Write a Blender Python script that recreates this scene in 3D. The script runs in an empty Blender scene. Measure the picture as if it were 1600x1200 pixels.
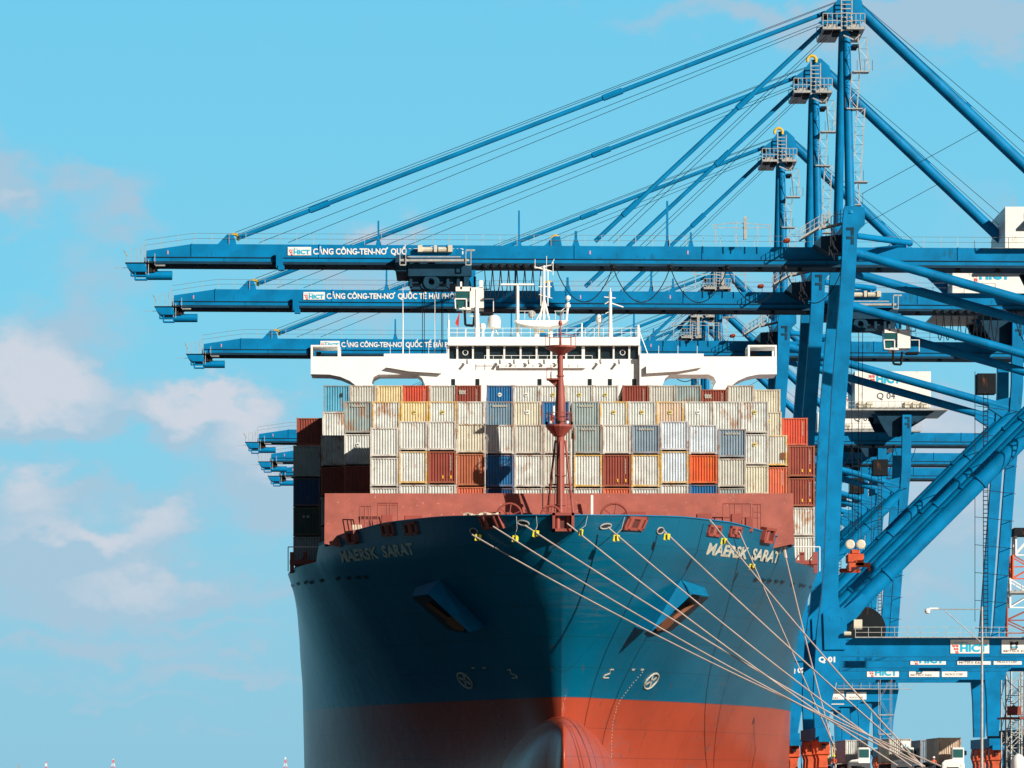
import bpy, bmesh, math, random
import numpy as np
from mathutils import Vector, Matrix
random.seed(7)
SC = bpy.context.scene
COL = SC.collection
F = 6184.0            # focal length in photo pixels (1600 wide)
VX, VY = 743.0, 1230.0   # vanishing point of the quay line, on the horizon
# ------------------------------------------------------------------ camera
cam = bpy.data.cameras.new('camera'); cam_o = bpy.data.objects.new('camera', cam); COL.objects.link(cam_o)
cam.sensor_width = 36; cam.lens = F/1600*36
cam.shift_x = (800-VX)/1600; cam.shift_y = (VY-600)/1600
cam_o.location = (0, 0, 0); cam_o.rotation_euler = (math.pi/2, 0, 0)
cam.clip_start = 1; cam.clip_end = 60000
SC.camera = cam_o
# ------------------------------------------------------------------ sun, sky, exposure
SC.view_settings.view_transform = 'Standard'; SC.view_settings.look = 'None'
SC.view_settings.exposure = 0.3; SC.view_settings.gamma = 1
SUN_AZ = math.radians(45); SUN_EL = math.radians(25)       # azimuth measured from the camera side towards the quay
sd = Vector((math.sin(SUN_AZ)*math.cos(SUN_EL), -math.cos(SUN_AZ)*math.cos(SUN_EL), math.sin(SUN_EL)))
sl = bpy.data.lights.new('sun', 'SUN'); sl.energy = 5.0; sl.angle = math.radians(.5); sl.color = (1, .93, .82)
so = bpy.data.objects.new('sun', sl); COL.objects.link(so); so.rotation_euler = (-sd).to_track_quat('-Z', 'Y').to_euler()
W = bpy.data.worlds.new('World'); SC.world = W; W.use_nodes = True

def build_world():
    nt = W.node_tree; N = nt.nodes; L = nt.links; N.clear()
    out = N.new('ShaderNodeOutputWorld'); bg = N.new('ShaderNodeBackground'); L.new(bg.outputs[0], out.inputs[0])
    sky = N.new('ShaderNodeTexSky'); sky.sky_type = 'NISHITA'; sky.sun_disc = False
    sky.sun_elevation = SUN_EL; sky.sun_rotation = math.atan2(sd.x, sd.y)
    sky.air_density = 1.0; sky.dust_density = .4; sky.ozone_density = 2
    ssc = N.new('ShaderNodeVectorMath'); ssc.operation = 'SCALE'; L.new(sky.outputs[0], ssc.inputs[0]); ssc.inputs['Scale'].default_value = .027
    tc = N.new('ShaderNodeTexCoord'); sep = N.new('ShaderNodeSeparateXYZ'); L.new(tc.outputs['Generated'], sep.inputs[0])
    def math_(op, a, b=None, c=None):
        n = N.new('ShaderNodeMath'); n.operation = op
        for i, v in enumerate((a, b, c)):
            if v is None: continue
            if isinstance(v, (int, float)): n.inputs[i].default_value = v
            else: L.new(v, n.inputs[i])
        return n.outputs[0]
    # slopes of the view direction (x/y and z/y): plain sky coordinates around the +Y heading
    yy = math_('MAXIMUM', sep.outputs[1], .05)
    u = math_('DIVIDE', sep.outputs[0], yy); v = math_('DIVIDE', sep.outputs[2], yy)
    ramp = N.new('ShaderNodeValToRGB'); L.new(v, ramp.inputs[0])
    e = ramp.color_ramp.elements
    e[0].position = 0; e[0].color = (.26, .55, .71, 1)
    e[1].position = .22; e[1].color = (.155, .575, .83, 1)
    m = ramp.color_ramp.elements.new(.06); m.color = (.26, .60, .77, 1)
    m = ramp.color_ramp.elements.new(.12); m.color = (.20, .62, .83, 1)
    comb = N.new('ShaderNodeCombineXYZ'); L.new(u, comb.inputs[0]); L.new(v, comb.inputs[1])
    # domain warp
    nz = N.new('ShaderNodeTexNoise'); nz.inputs['Scale'].default_value = 55; nz.inputs['Detail'].default_value = 8; nz.inputs['Roughness'].default_value = .55
    st = N.new('ShaderNodeVectorMath'); st.operation = 'MULTIPLY'; st.inputs[1].default_value = (1, 1.5, 1); L.new(comb.outputs[0], st.inputs[0]); L.new(st.outputs[0], nz.inputs['Vector'])
    sub = N.new('ShaderNodeVectorMath'); sub.operation = 'SUBTRACT'; sub.inputs[1].default_value = (.5, .5, .5); L.new(nz.outputs['Color'], sub.inputs[0])
    sc2 = N.new('ShaderNodeVectorMath'); sc2.operation = 'SCALE'; sc2.inputs['Scale'].default_value = .028; L.new(sub.outputs[0], sc2.inputs[0])
    add = N.new('ShaderNodeVectorMath'); add.operation = 'ADD'; L.new(comb.outputs[0], add.inputs[0]); L.new(sc2.outputs[0], add.inputs[1])
    # cloud bodies at the bearings and heights where the clouds stand
    blobs = [(-5,275,60,55,.75,0),(180,315,60,45,.5,0),(150,440,75,75,.42,0),(15,590,95,70,1.05,1),(100,625,80,40,.75,1),(340,640,85,38,.95,1),(390,700,75,55,.95,1),(440,770,70,45,.75,1),(270,655,60,30,.6,1),
             (45,790,90,50,.95,1),(60,850,130,26,.6,1),(235,835,55,30,.8,1),(170,770,110,20,.5,0),(210,925,110,38,.85,1),(60,920,90,38,.6,0),(420,920,50,28,.6,0),(590,362,55,32,.8,1),(500,425,190,30,.5,0),(600,470,110,40,.55,0),(560,520,90,25,.4,0),
             (1230,15,260,26,.75,0),(1520,25,210,50,.95,0),(1400,50,120,26,.4,0),(1480,800,160,110,.8,1),(1430,660,90,40,.8,1),(1550,690,90,60,.6,0),(1150,470,140,45,.5,0),(1240,620,80,50,.7,1),(1400,440,90,45,.6,1),(900,480,160,25,.35,0),(30,330,45,30,.6,1),(120,290,50,22,.45,0),(205,345,40,25,.4,0),(120,520,60,60,.5,0),(40,660,110,30,.7,1),(150,655,60,25,.5,0),(330,600,50,20,.5,1),(420,820,70,40,.5,0),(110,890,130,20,.55,0),(300,930,60,18,.6,0),(60,960,140,16,.4,0),(330,975,120,10,.5,0),(180,1085,200,10,.45,0),(90,1000,150,14,.55,0),(300,1045,130,12,.5,0),(250,800,60,22,.5,1),(150,860,70,20,.6,1),(300,1130,180,12,.3,0),(1340,120,120,40,.3,0),(1540,330,80,60,.35,0),(250,1010,200,18,.4,0),(100,1060,160,14,.35,0),(380,1040,150,14,.3,0),(1400,940,120,40,.5,1)]
    tot = None; lit = None
    for (px, py, rx, ry, s, w) in blobs:
        d = N.new('ShaderNodeVectorMath'); d.operation = 'SUBTRACT'; L.new(add.outputs[0], d.inputs[0]); d.inputs[1].default_value = ((px-VX)/F, (VY-py)/F, 0)
        k = N.new('ShaderNodeVectorMath'); k.operation = 'MULTIPLY'; L.new(d.outputs[0], k.inputs[0]); k.inputs[1].default_value = (F/rx, F/ry, 0)
        ln = N.new('ShaderNodeVectorMath'); ln.operation = 'DOT_PRODUCT'; L.new(k.outputs[0], ln.inputs[0]); L.new(k.outputs[0], ln.inputs[1])
        g = math_('MULTIPLY', math_('EXPONENT', math_('MULTIPLY', ln.outputs['Value'], -.8)), s)
        g = math_('MULTIPLY', g, 1.12); tot = g if tot is None else math_('ADD', tot, g)
        if w:
            # sun side of a cloud: upper edge brighter
            sy = N.new('ShaderNodeSeparateXYZ'); L.new(k.outputs[0], sy.inputs[0])
            h = math_('MULTIPLY', g, math_('ADD', math_('MULTIPLY', sy.outputs[1], .55), .6))
            lit = h if lit is None else math_('ADD', lit, h)
    nz2 = N.new('ShaderNodeTexNoise'); nz2.inputs['Scale'].default_value = 85; nz2.inputs['Detail'].default_value = 9; nz2.inputs['Roughness'].default_value = .6; L.new(st.outputs[0], nz2.inputs['Vector'])
    dens = math_('ADD', tot, math_('MULTIPLY', math_('SUBTRACT', nz2.outputs[0], .5), 1.0))
    mr = N.new('ShaderNodeMapRange'); mr.interpolation_type = 'SMOOTHSTEP'; L.new(dens, mr.inputs[0]); mr.inputs[1].default_value = .08; mr.inputs[2].default_value = .98; mr.inputs[3].default_value = 0; mr.inputs[4].default_value = .9
    lm = N.new('ShaderNodeMapRange'); L.new(math_('ADD', lit, math_('MULTIPLY', math_('SUBTRACT', nz2.outputs[0], .5), .5)), lm.inputs[0]); lm.inputs[1].default_value = .3; lm.inputs[2].default_value = .9
    cc = N.new('ShaderNodeMix'); cc.data_type = 'RGBA'; L.new(lm.outputs[0], cc.inputs[0]); cc.inputs[6].default_value = (.38, .55, .69, 1); cc.inputs[7].default_value = (.64, .66, .73, 1)
    c1 = N.new('ShaderNodeMix'); c1.data_type = 'RGBA'; L.new(mr.outputs[0], c1.inputs[0]); L.new(ramp.outputs[0], c1.inputs[6]); L.new(cc.outputs[2], c1.inputs[7])
    # the low sky ahead takes this colour; overhead and behind stay the plain sky
    up = N.new('ShaderNodeMapRange'); L.new(sep.outputs[2], up.inputs[0]); up.inputs[1].default_value = .21; up.inputs[2].default_value = .34; up.inputs[3].default_value = .95; up.inputs[4].default_value = 0
    fr = N.new('ShaderNodeMapRange'); L.new(sep.outputs[1], fr.inputs[0]); fr.inputs[1].default_value = .5; fr.inputs[2].default_value = .9; fr.inputs[3].default_value = 0; fr.inputs[4].default_value = 1
    f = math_('MULTIPLY', up.outputs[0], fr.outputs[0])
    ex = N.new('ShaderNodeVectorMath'); ex.operation = 'SCALE'; L.new(c1.outputs[2], ex.inputs[0]); ex.inputs['Scale'].default_value = .86
    c2 = N.new('ShaderNodeMix'); c2.data_type = 'RGBA'; L.new(f, c2.inputs[0]); L.new(ssc.outputs[0], c2.inputs[6]); L.new(ex.outputs[0], c2.inputs[7])
    L.new(c2.outputs[2], bg.inputs[0]); bg.inputs[1].default_value = 1
build_world()

# ------------------------------------------------------------------ materials
def mat(name, col, rough=.5, metal=0, var=.18, scale=.8, rust=0, rustcol=(.2, .07, .025), streak=(1, 1, .12), zsplit=None, rnd=False, spec=.5, spots=0, seams=False):
    m = bpy.data.materials.new(name); m.use_nodes = True; nt = m.node_tree; N = nt.nodes; L = nt.links
    b = N['Principled BSDF']; b.inputs['Roughness'].default_value = rough; b.inputs['Metallic'].default_value = metal
    b.inputs['Specular IOR Level'].default_value = spec
    tc = N.new('ShaderNodeTexCoord'); vec = tc.outputs['Object']
    if rnd:
        oi = N.new('ShaderNodeObjectInfo'); mu = N.new('ShaderNodeMath'); mu.operation = 'MULTIPLY'; mu.inputs[1].default_value = 97; L.new(oi.outputs['Random'], mu.inputs[0])
        ad = N.new('ShaderNodeVectorMath'); ad.operation = 'ADD'; L.new(vec, ad.inputs[0]); L.new(mu.outputs[0], ad.inputs[1]); vec = ad.outputs[0]
    n1 = N.new('ShaderNodeTexNoise'); n1.inputs['Scale'].default_value = scale; n1.inputs['Detail'].default_value = 6
    L.new(vec, n1.inputs['Vector'])
    mr = N.new('ShaderNodeMapRange'); L.new(n1.outputs[0], mr.inputs[0]); mr.inputs[1].default_value = .3; mr.inputs[2].default_value = .7; mr.inputs[3].default_value = 1-var; mr.inputs[4].default_value = 1+var*.6
    if zsplit:
        sp = N.new('ShaderNodeSeparateXYZ'); ge = N.new('ShaderNodeNewGeometry'); L.new(ge.outputs['Position'], sp.inputs[0])
        gt = N.new('ShaderNodeMath'); gt.operation = 'GREATER_THAN'; L.new(sp.outputs[2], gt.inputs[0]); gt.inputs[1].default_value = zsplit[0]
        mx = N.new('ShaderNodeMix'); mx.data_type = 'RGBA'; L.new(gt.outputs[0], mx.inputs[0]); mx.inputs[6].default_value = (*zsplit[1], 1); mx.inputs[7].default_value = (*col, 1); base = mx.outputs[2]
    else:
        rg = N.new('ShaderNodeRGB'); rg.outputs[0].default_value = (*col, 1); base = rg.outputs[0]
    sc_ = N.new('ShaderNodeVectorMath'); sc_.operation = 'SCALE'; L.new(base, sc_.inputs[0]); L.new(mr.outputs[0], sc_.inputs['Scale'])
    colr = sc_.outputs[0]
    if rust:
        ms = N.new('ShaderNodeVectorMath'); ms.operation = 'MULTIPLY'; ms.inputs[1].default_value = streak; L.new(vec, ms.inputs[0])
        n2 = N.new('ShaderNodeTexNoise'); n2.inputs['Scale'].default_value = 3.2; n2.inputs['Detail'].default_value = 7; n2.inputs['Roughness'].default_value = .7; L.new(ms.outputs[0], n2.inputs['Vector'])
        n3 = N.new('ShaderNodeTexNoise'); n3.inputs['Scale'].default_value = .9; n3.inputs['Detail'].default_value = 4; L.new(vec, n3.inputs['Vector'])
        mu2 = N.new('ShaderNodeMath'); mu2.operation = 'MULTIPLY'; L.new(n2.outputs[0], mu2.inputs[0]); L.new(n3.outputs[0], mu2.inputs[1])
        r = N.new('ShaderNodeMapRange'); L.new(mu2.outputs[0], r.inputs[0]); lo = .36-.13*rust; r.inputs[1].default_value = lo; r.inputs[2].default_value = lo+.1; r.inputs[4].default_value = .85
        m2 = N.new('ShaderNodeMix'); m2.data_type = 'RGBA'; L.new(r.outputs[0], m2.inputs[0]); L.new(colr, m2.inputs[6]); m2.inputs[7].default_value = (*rustcol, 1); colr = m2.outputs[2]
    if spots:
        n4 = N.new('ShaderNodeTexNoise'); n4.inputs['Scale'].default_value = 5.5; n4.inputs['Detail'].default_value = 4; L.new(vec, n4.inputs['Vector'])
        r = N.new('ShaderNodeMapRange'); L.new(n4.outputs[0], r.inputs[0]); r.inputs[1].default_value = .74-spots*.05; r.inputs[2].default_value = .77-spots*.05; r.inputs[4].default_value = .6
        m2 = N.new('ShaderNodeMix'); m2.data_type = 'RGBA'; L.new(r.outputs[0], m2.inputs[0]); L.new(colr, m2.inputs[6]); m2.inputs[7].default_value = (.75, .7, .62, 1); colr = m2.outputs[2]
    if seams:
        ge = N.new('ShaderNodeNewGeometry'); sp = N.new('ShaderNodeSeparateXYZ'); L.new(ge.outputs['Position'], sp.inputs[0])
        def mt(op, a, b_=None):
            n = N.new('ShaderNodeMath'); n.operation = op
            for i, v_ in enumerate((a, b_)):
                if v_ is None: continue
                if isinstance(v_, (int, float)): n.inputs[i].default_value = v_
                else: L.new(v_, n.inputs[i])
            return n.outputs[0]
        hz = mt('LESS_THAN', mt('FRACT', mt('DIVIDE', sp.outputs[2], 2.45)), .018)
        hy = mt('LESS_THAN', mt('FRACT', mt('DIVIDE', sp.outputs[1], 8.3)), .006)
        ln = mt('MULTIPLY', mt('MAXIMUM', hz, hy), .45)
        # scuffs: long diagonal grazes and chalky worn patches
        rt = N.new('ShaderNodeMapping'); rt.inputs['Rotation'].default_value = (.5, .3, 0); rt.inputs['Scale'].default_value = (.25, .25, 3.5); L.new(ge.outputs['Position'], rt.inputs[0])
        ns = N.new('ShaderNodeTexNoise'); ns.inputs['Scale'].default_value = 1.0; ns.inputs['Detail'].default_value = 8; ns.inputs['Roughness'].default_value = .7; L.new(rt.outputs[0], ns.inputs['Vector'])
        nb = N.new('ShaderNodeTexNoise'); nb.inputs['Scale'].default_value = .09; nb.inputs['Detail'].default_value = 3; L.new(ge.outputs['Position'], nb.inputs['Vector'])
        q = N.new('ShaderNodeMapRange'); L.new(mt('MULTIPLY', ns.outputs[0], nb.outputs[0]), q.inputs[0]); q.inputs[1].default_value = .29; q.inputs[2].default_value = .40; q.inputs[4].default_value = .28
        m3 = N.new('ShaderNodeMix'); m3.data_type = 'RGBA'; L.new(q.outputs[0], m3.inputs[0]); L.new(colr, m3.inputs[6]); m3.inputs[7].default_value = (.10, .12, .14, 1)
        m4 = N.new('ShaderNodeMix'); m4.data_type = 'RGBA'; L.new(ln, m4.inputs[0]); L.new(m3.outputs[2], m4.inputs[6]); m4.inputs[7].default_value = (.01, .02, .03, 1)
        # rust runs
        rs = N.new('ShaderNodeMapping'); rs.inputs['Scale'].default_value = (1.6, 1.6, .10); L.new(ge.outputs['Position'], rs.inputs[0])
        nr = N.new('ShaderNodeTexNoise'); nr.inputs['Scale'].default_value = 1.0; nr.inputs['Detail'].default_value = 5; L.new(rs.outputs[0], nr.inputs['Vector'])
        q2 = N.new('ShaderNodeMapRange'); L.new(nr.outputs[0], q2.inputs[0]); q2.inputs[1].default_value = .69; q2.inputs[2].default_value = .80; q2.inputs[4].default_value = .55
        m5 = N.new('ShaderNodeMix'); m5.data_type = 'RGBA'; L.new(q2.outputs[0], m5.inputs[0]); L.new(m4.outputs[2], m5.inputs[6]); m5.inputs[7].default_value = (.13, .07, .04, 1); colr = m5.outputs[2]
        bp = N.new('ShaderNodeBump'); bp.inputs['Strength'].default_value = .22; bp.inputs['Distance'].default_value = .12; nw = N.new('ShaderNodeTexNoise'); nw.inputs['Scale'].default_value = .7; nw.inputs['Detail'].default_value = 3; L.new(ge.outputs['Position'], nw.inputs['Vector']); L.new(nw.outputs[0], bp.inputs['Height']); L.new(bp.outputs[0], b.inputs['Normal'])
    L.new(colr, b.inputs['Base Color'])
    return m
M = {}
BLUE = (.0, .19, .42)
M['crane'] = mat('crane_blue', BLUE, .5, var=.24, scale=.5, rust=.36, rustcol=(.008, .11, .22), streak=(1.2, 1.2, .16), spec=.12)
M['crane_dk'] = mat('crane_shaded_blue', (.006, .045, .085), .7, var=.3, spec=.2)  # crane blue darkened: the shade of the undersides is put into the colour
M['galv'] = mat('galvanised_steel', (.42, .42, .40), .55, .3, var=.25, scale=2)
M['dark'] = mat('black_greasy_steel', (.010, .013, .016), .75, spec=.15, rust=.2)
M['white'] = mat('white_paint', (.82, .80, .74), .4, var=.05, rust=.15, rustcol=(.5, .4, .3))
M['ship_white'] = mat('ship_white_paint', (.90, .89, .84), .45, var=.04)
M['cream'] = mat('cream_machinery_paint', (.66, .6, .46), .5)
M['yellow'] = mat('yellow_paint', (.80, .48, .02), .5)
M['guard'] = mat('yellow_plastic', (.85, .72, .02), .5)
M['hazard'] = mat('faded_yellow_sticker', (.70, .55, .16), .6)
M['glass'] = mat('dark_window_glass', (.012, .022, .028), .08, var=.02)
M['cabglass'] = mat('green_tinted_glass', (.02, .10, .10), .1)
M['orange'] = mat('orange_paint', (.62, .085, .02), .6, var=.3, rust=.45)
M['red'] = mat('deck_red_paint', (.35, .086, .060), .65, var=.2, rust=.5, rustcol=(.3, .07, .04), spots=.9)
M['mast'] = mat('mast_red_paint', (.30, .062, .043), .55, var=.14, rust=.15, rustcol=(.2, .05, .03))
M['reddk'] = mat('recess_dark_red', (.10, .022, .016), .7)  # darker version of the mast red, behind the fairlead frames
M['hull'] = mat('hull_paint', (.0, .105, .19), .3, spec=.28, seams=True, var=.16, scale=.12, rust=.10, rustcol=(.05, .06, .07), streak=(.5, .5, .06), zsplit=(7.4, (.38, .062, .030)))
M['hullblue'] = mat('hull_teal_paint', (.0, .15, .30), .45, spec=.3)
M['rope'] = mat('mooring_rope_fibre', (.58, .46, .40), .9)
M['ropepale'] = mat('pale_rope_fibre', (.62, .52, .40), .9)
M['mark'] = mat('white_marking_paint', (.43, .41, .34), .6, var=.25, scale=3)
M['signwhite'] = mat('sign_white', (.82, .80, .76), .5, var=.02)
M['cyan'] = mat('logo_cyan', (.0, .42, .62), .5, var=.02)
M['logored'] = mat('logo_red', (.72, .10, .08), .5, var=.02)
M['black'] = mat('black_lettering', (.015, .015, .02), .6, var=.02)
M['browntext'] = mat('brown_lettering', (.22, .15, .10), .6, var=.02)
M['concrete'] = mat('quay_concrete', (.30, .29, .27), .85, rust=.2, rustcol=(.15, .14, .13))
M['water'] = mat('harbour_water', (.01, .05, .06), .12)
M['tyre'] = mat('tyre_rubber', (.015, .015, .015), .8)
M['flag'] = mat('red_cloth', (.6, .03, .02), .8)
M['skin'] = mat('skin', (.45, .25, .16), .6)
M['denim'] = mat('dark_trousers', (.03, .04, .08), .9)
M['radome'] = mat('radome_white', (.85, .84, .80), .35, var=.02)
M['anchor'] = mat('rusty_anchor_steel', (.17, .055, .02), .8, rust=.5, rustcol=(.12, .04, .02))
CC = {'white': (.61, .62, .58), 'cream': (.61, .57, .45), 'yellow': (.70, .56, .32), 'beige': (.53, .52, .46), 'lightblue': (.58, .64, .68), 'grey': (.30, .36, .35), 'steel': (.22, .30, .36),
      'greyblue': (.16, .25, .32), 'brown': (.27, .055, .035), 'orange': (.68, .11, .025), 'rust': (.40, .12, .055), 'blue': (.012, .14, .33), 'navy': (.008, .055, .16), 'green': (.03, .07, .06), 'salmon': (.60, .14, .07), 'teal': (.10, .36, .50), 'red': (.58, .08, .04), 'tan': (.6, .46, .34)}
for k, c in CC.items():
    rc = (.33, .13, .03)
    M['c_'+k] = mat('container_paint_'+k, c, .55, var=.14, scale=1.2, rust=.16, rustcol=rc, streak=(2.2, 1, .3), rnd=True)
    M['cr_'+k] = mat('container_rusted_paint_'+k, c, .6, var=.2, scale=1.2, rust=.72, rustcol=(.36, .14, .035), streak=(3, 1, .45), rnd=True)
    M['cf_'+k] = mat('container_frame_paint_'+k, tuple(.75*a+.25*b for a, b in zip(c, (.35, .16, .06))), .6, var=.3, scale=1.5, rust=.7, rustcol=(.28, .10, .03), streak=(2, 2, .6), rnd=True)
M['cf_post'] = mat('container_post_ochre', (.60, .36, .09), .6, var=.35, scale=2.5, rust=1.0, rustcol=(.62, .56, .45), streak=(2, 2, 1.2), rnd=True)

# ------------------------------------------------------------------ mesh helpers
ORG = {}
class MB:
    def __init__(s): s.v = []; s.f = []
    def add(s, vs, fs):
        n = len(s.v); s.v += [tuple(v) for v in vs]; s.f += [tuple(n+i for i in f) for f in fs]; return s
    def box(s, x0, x1, y0, y1, z0, z1):
        return s.add([(x0,y0,z0),(x1,y0,z0),(x1,y1,z0),(x0,y1,z0),(x0,y0,z1),(x1,y0,z1),(x1,y1,z1),(x0,y1,z1)], [(0,3,2,1),(4,5,6,7),(0,1,5,4),(1,2,6,5),(2,3,7,6),(3,0,4,7)])
    def obox(s, c, ax, ay, az):      # oriented box: centre and three half-axis vectors
        c, ax, ay, az = map(Vector, (c, ax, ay, az)); vs = []
        for k in (-1, 1):
            for (i, j) in ((-1,-1),(1,-1),(1,1),(-1,1)): vs.append(c+ax*i+ay*j+az*k)
        return s.add(vs, [(0,3,2,1),(4,5,6,7),(0,1,5,4),(1,2,6,5),(2,3,7,6),(3,0,4,7)])
    def tube(s, p, q, r, r2=None, n=8, caps=True):
        p, q = Vector(p), Vector(q); r2 = r if r2 is None else r2
        d = (q-p).normalized(); a = d.orthogonal().normalized(); b = d.cross(a); vs = []
        for (c, rr) in ((p, r), (q, r2)):
            for i in range(n):
                t = 2*math.pi*i/n; vs.append(c+a*math.cos(t)*rr+b*math.sin(t)*rr)
        fs = [(i, (i+1) % n, n+(i+1) % n, n+i) for i in range(n)]
        if caps: fs += [tuple(range(n))[::-1], tuple(range(n, 2*n))]
        return s.add(vs, fs)
    def path(s, pts, r, n=6):
        for a, b in zip(pts[:-1], pts[1:]): s.tube(a, b, r, n=n)
        return s
    def beam(s, p, q, w, h, up=(0, 0, 1)):    # rectangular bar, w across, h along up
        p, q = Vector(p), Vector(q); d = (q-p); ln = d.length; d.normalize(); up = Vector(up)
        x = d.cross(up).normalized(); u = x.cross(d).normalized()
        return s.obox((p+q)/2, d*ln/2, x*w/2, u*h/2)
    def prism(s, pts, y0, y1):       # polygon in XZ extruded along Y
        n = len(pts); vs = [(x, y0, z) for x, z in pts]+[(x, y1, z) for x, z in pts]
        return s.add(vs, [tuple(range(n)), tuple(range(n, 2*n))[::-1]]+[(i, n+i, n+(i+1) % n, (i+1) % n) for i in range(n)])
    def lathe(s, c, prof, n=16, axis='Z'):
        c = Vector(c); vs = []
        for (r, h) in prof:
            for i in range(n):
                t = 2*math.pi*i/n; a, b = r*math.cos(t), r*math.sin(t)
                vs.append(c+Vector({'Z': (a, b, h), 'Y': (a, h, b), 'X': (h, a, b)}[axis]))
        fs = [(k*n+i, k*n+(i+1) % n, (k+1)*n+(i+1) % n, (k+1)*n+i) for k in range(len(prof)-1) for i in range(n)]
        fs += [tuple(range(n))[::-1], tuple(range((len(prof)-1)*n, len(prof)*n))]
        return s.add(vs, fs)
    def ring(s, c, R, r, axis='Y', n=20, m=6, a0=0, a1=2*math.pi):
        c = Vector(c); vs = []; full = abs(a1-a0-2*math.pi) < 1e-6; k = n if full else n+1
        for i in range(k):
            t = a0+(a1-a0)*i/n
            for j in range(m):
                p = 2*math.pi*j/m; rr = R+r*math.cos(p); h = r*math.sin(p)
                a, b = rr*math.cos(t), rr*math.sin(t)
                vs.append(c+Vector({'Y': (a, h, b), 'Z': (a, b, h), 'X': (h, a, b)}[axis]))
        return s.add(vs, [(i*m+j, ((i+1) % k)*m+j, ((i+1) % k)*m+(j+1) % m, i*m+(j+1) % m) for i in range(n) for j in range(m)])
    def build(s, name, m, parent=None, smooth=False, org=None, label=None, kind=None, bevel=0):
        if org is None: org = ORG[parent] if parent is not None else Vector((0, 0, 0))
        org = Vector(org)
        me = bpy.data.meshes.new(name); me.from_pydata([Vector(v)-org for v in s.v], [], s.f); me.materials.append(m)
        bm = bmesh.new(); bm.from_mesh(me); bmesh.ops.recalc_face_normals(bm, faces=bm.faces); bm.to_mesh(me); bm.free()
        if smooth:
            me.polygons.foreach_set('use_smooth', [True]*len(me.polygons))
            try: me.set_sharp_from_angle(angle=math.radians(40))
            except Exception: pass
        o = bpy.data.objects.new(name, me); COL.objects.link(o)
        if parent is not None: o.parent = parent
        else: o.location = org
        ORG[o] = org
        if bevel:
            b = o.modifiers.new('bevel', 'BEVEL'); b.width = bevel; b.segments = 1; b.limit_method = 'ANGLE'
        if label: o['label'] = label
        if kind: o['kind'] = kind
        return o
def tag(o, label, cat, group=None):
    o['label'] = label; o['category'] = cat
    if group: o['group'] = group
    return o
def thing(name, loc, label, cat, group=None):
    o = bpy.data.objects.new(name, None); COL.objects.link(o); o.location = loc; o.empty_display_size = .5
    ORG[o] = Vector(loc); return tag(o, label, cat, group)
KIDS = {}
def kids(o):
    return [c for c in COL.objects if c.parent == o]
def copy_tree(o, parent=None, table=None):
    if table is None:
        table = {}
        for c in COL.objects:
            if c.parent is not None: table.setdefault(c.parent.name, []).append(c)
    c = o.copy(); COL.objects.link(c); c.parent = parent; ORG[c] = ORG[o].copy()
    for k in table.get(o.name, []): copy_tree(k, c, table)
    return c
def S(d): return F/d
def P(px, py, d): return Vector(((px-VX)*d/F, d, (VY-py)*d/F))
def PX(px, d): return (px-VX)*d/F
def PZ(py, d): return (VY-py)*d/F

_tc = {}
def text_geo(s, off=.0):
    k = (s, off)
    if k in _tc: return _tc[k]
    c = bpy.data.curves.new('t', 'FONT'); c.body = s; c.offset = off; c.resolution_u = 3
    o = bpy.data.objects.new('t', c); COL.objects.link(o); bpy.context.view_layer.update()
    me = bpy.data.meshes.new_from_object(o.evaluated_get(bpy.context.evaluated_depsgraph_get()))
    v = np.array([(a.co.x, a.co.y) for a in me.vertices]); f = [tuple(p.vertices) for p in me.polygons]
    bpy.data.objects.remove(o); bpy.data.curves.remove(c); bpy.data.meshes.remove(me)
    _tc[k] = (v, f); return v, f
def text_flat(mb, s, x0, x1, z0, z1, y, off=.02, capfit=None):
    v, f = text_geo(s, off); lo, hi = v.min(0), v.max(0)
    if capfit: lo[1], hi[1] = capfit
    mb.add([(x0+(a-lo[0])/(hi[0]-lo[0])*(x1-x0), y, z0+(b-lo[1])/(hi[1]-lo[1])*(z1-z0)) for a, b in v], f)
def hict_sign(parent, x0, x1, z0, z1, y, board=True):
    W_, H = x1-x0, z1-z0
    if board: s = MB().box(x0, x1, y, y+.08, z0, z1).build('sign', M['signwhite'], parent); 
    else: s = parent
    r = MB()
    for k, (w, zz) in enumerate(((1, .62), (.72, .40), (.42, .18))):
        a = x0+W_*.04; b = a+W_*.17*1
        for h in (0, 1):
            l = a+(b-a)*(1-w)*.9+(b-(a+(b-a)*(1-w)*.9))*(h*.52); rr = l+(b-(a+(b-a)*(1-w)*.9))*.46
            r.prism([(l, z0+H*zz), (rr, z0+H*(zz-.02)), (rr, z0+H*(zz-.17)), (l+(rr-l)*.3, z0+H*(zz-.15))], y-.03, y-.005)
    r.build('logo_mark', M['logored'], s)
    t = MB(); text_flat(t, 'HICT', x0+W_*.25, x0+W_*.95, z0+H*.1, z0+H*.68, y-.02, off=.05)
    t.tube((x0+W_*.05, y-.02, z0+H*.75), (x0+W_*.45, y-.02, z0+H*.78), H*.025, n=4); t.tube((x0+W_*.3, y-.02, z0+H*.7), (x0+W_*.3, y-.02, z0+H*.93), H*.025, n=4)
    t.build('lettering', M['cyan'], s)
    return s

# ------------------------------------------------------------------ sea and quay
MB().add([(-30000, -3000, -2.6), (30000, -3000, -2.6), (30000, 55000, -2.6), (-30000, 55000, -2.6)], [(0, 1, 2, 3)]).build('water', M['water'], kind='structure')
MB().box(33, 900, 296, 1400, -8, 1.2).build('quay', M['concrete'], kind='structure')
MB().box(33, 33.9, 296.2, 1399, 1.204, 1.45).build('kerb', M['concrete'], kind='structure')
for xr in (37.3, 66.4):
    MB().box(xr-.06, xr+.06, 297, 1398, 1.204, 1.34).build('rail_track', M['dark'], kind='structure')
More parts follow.
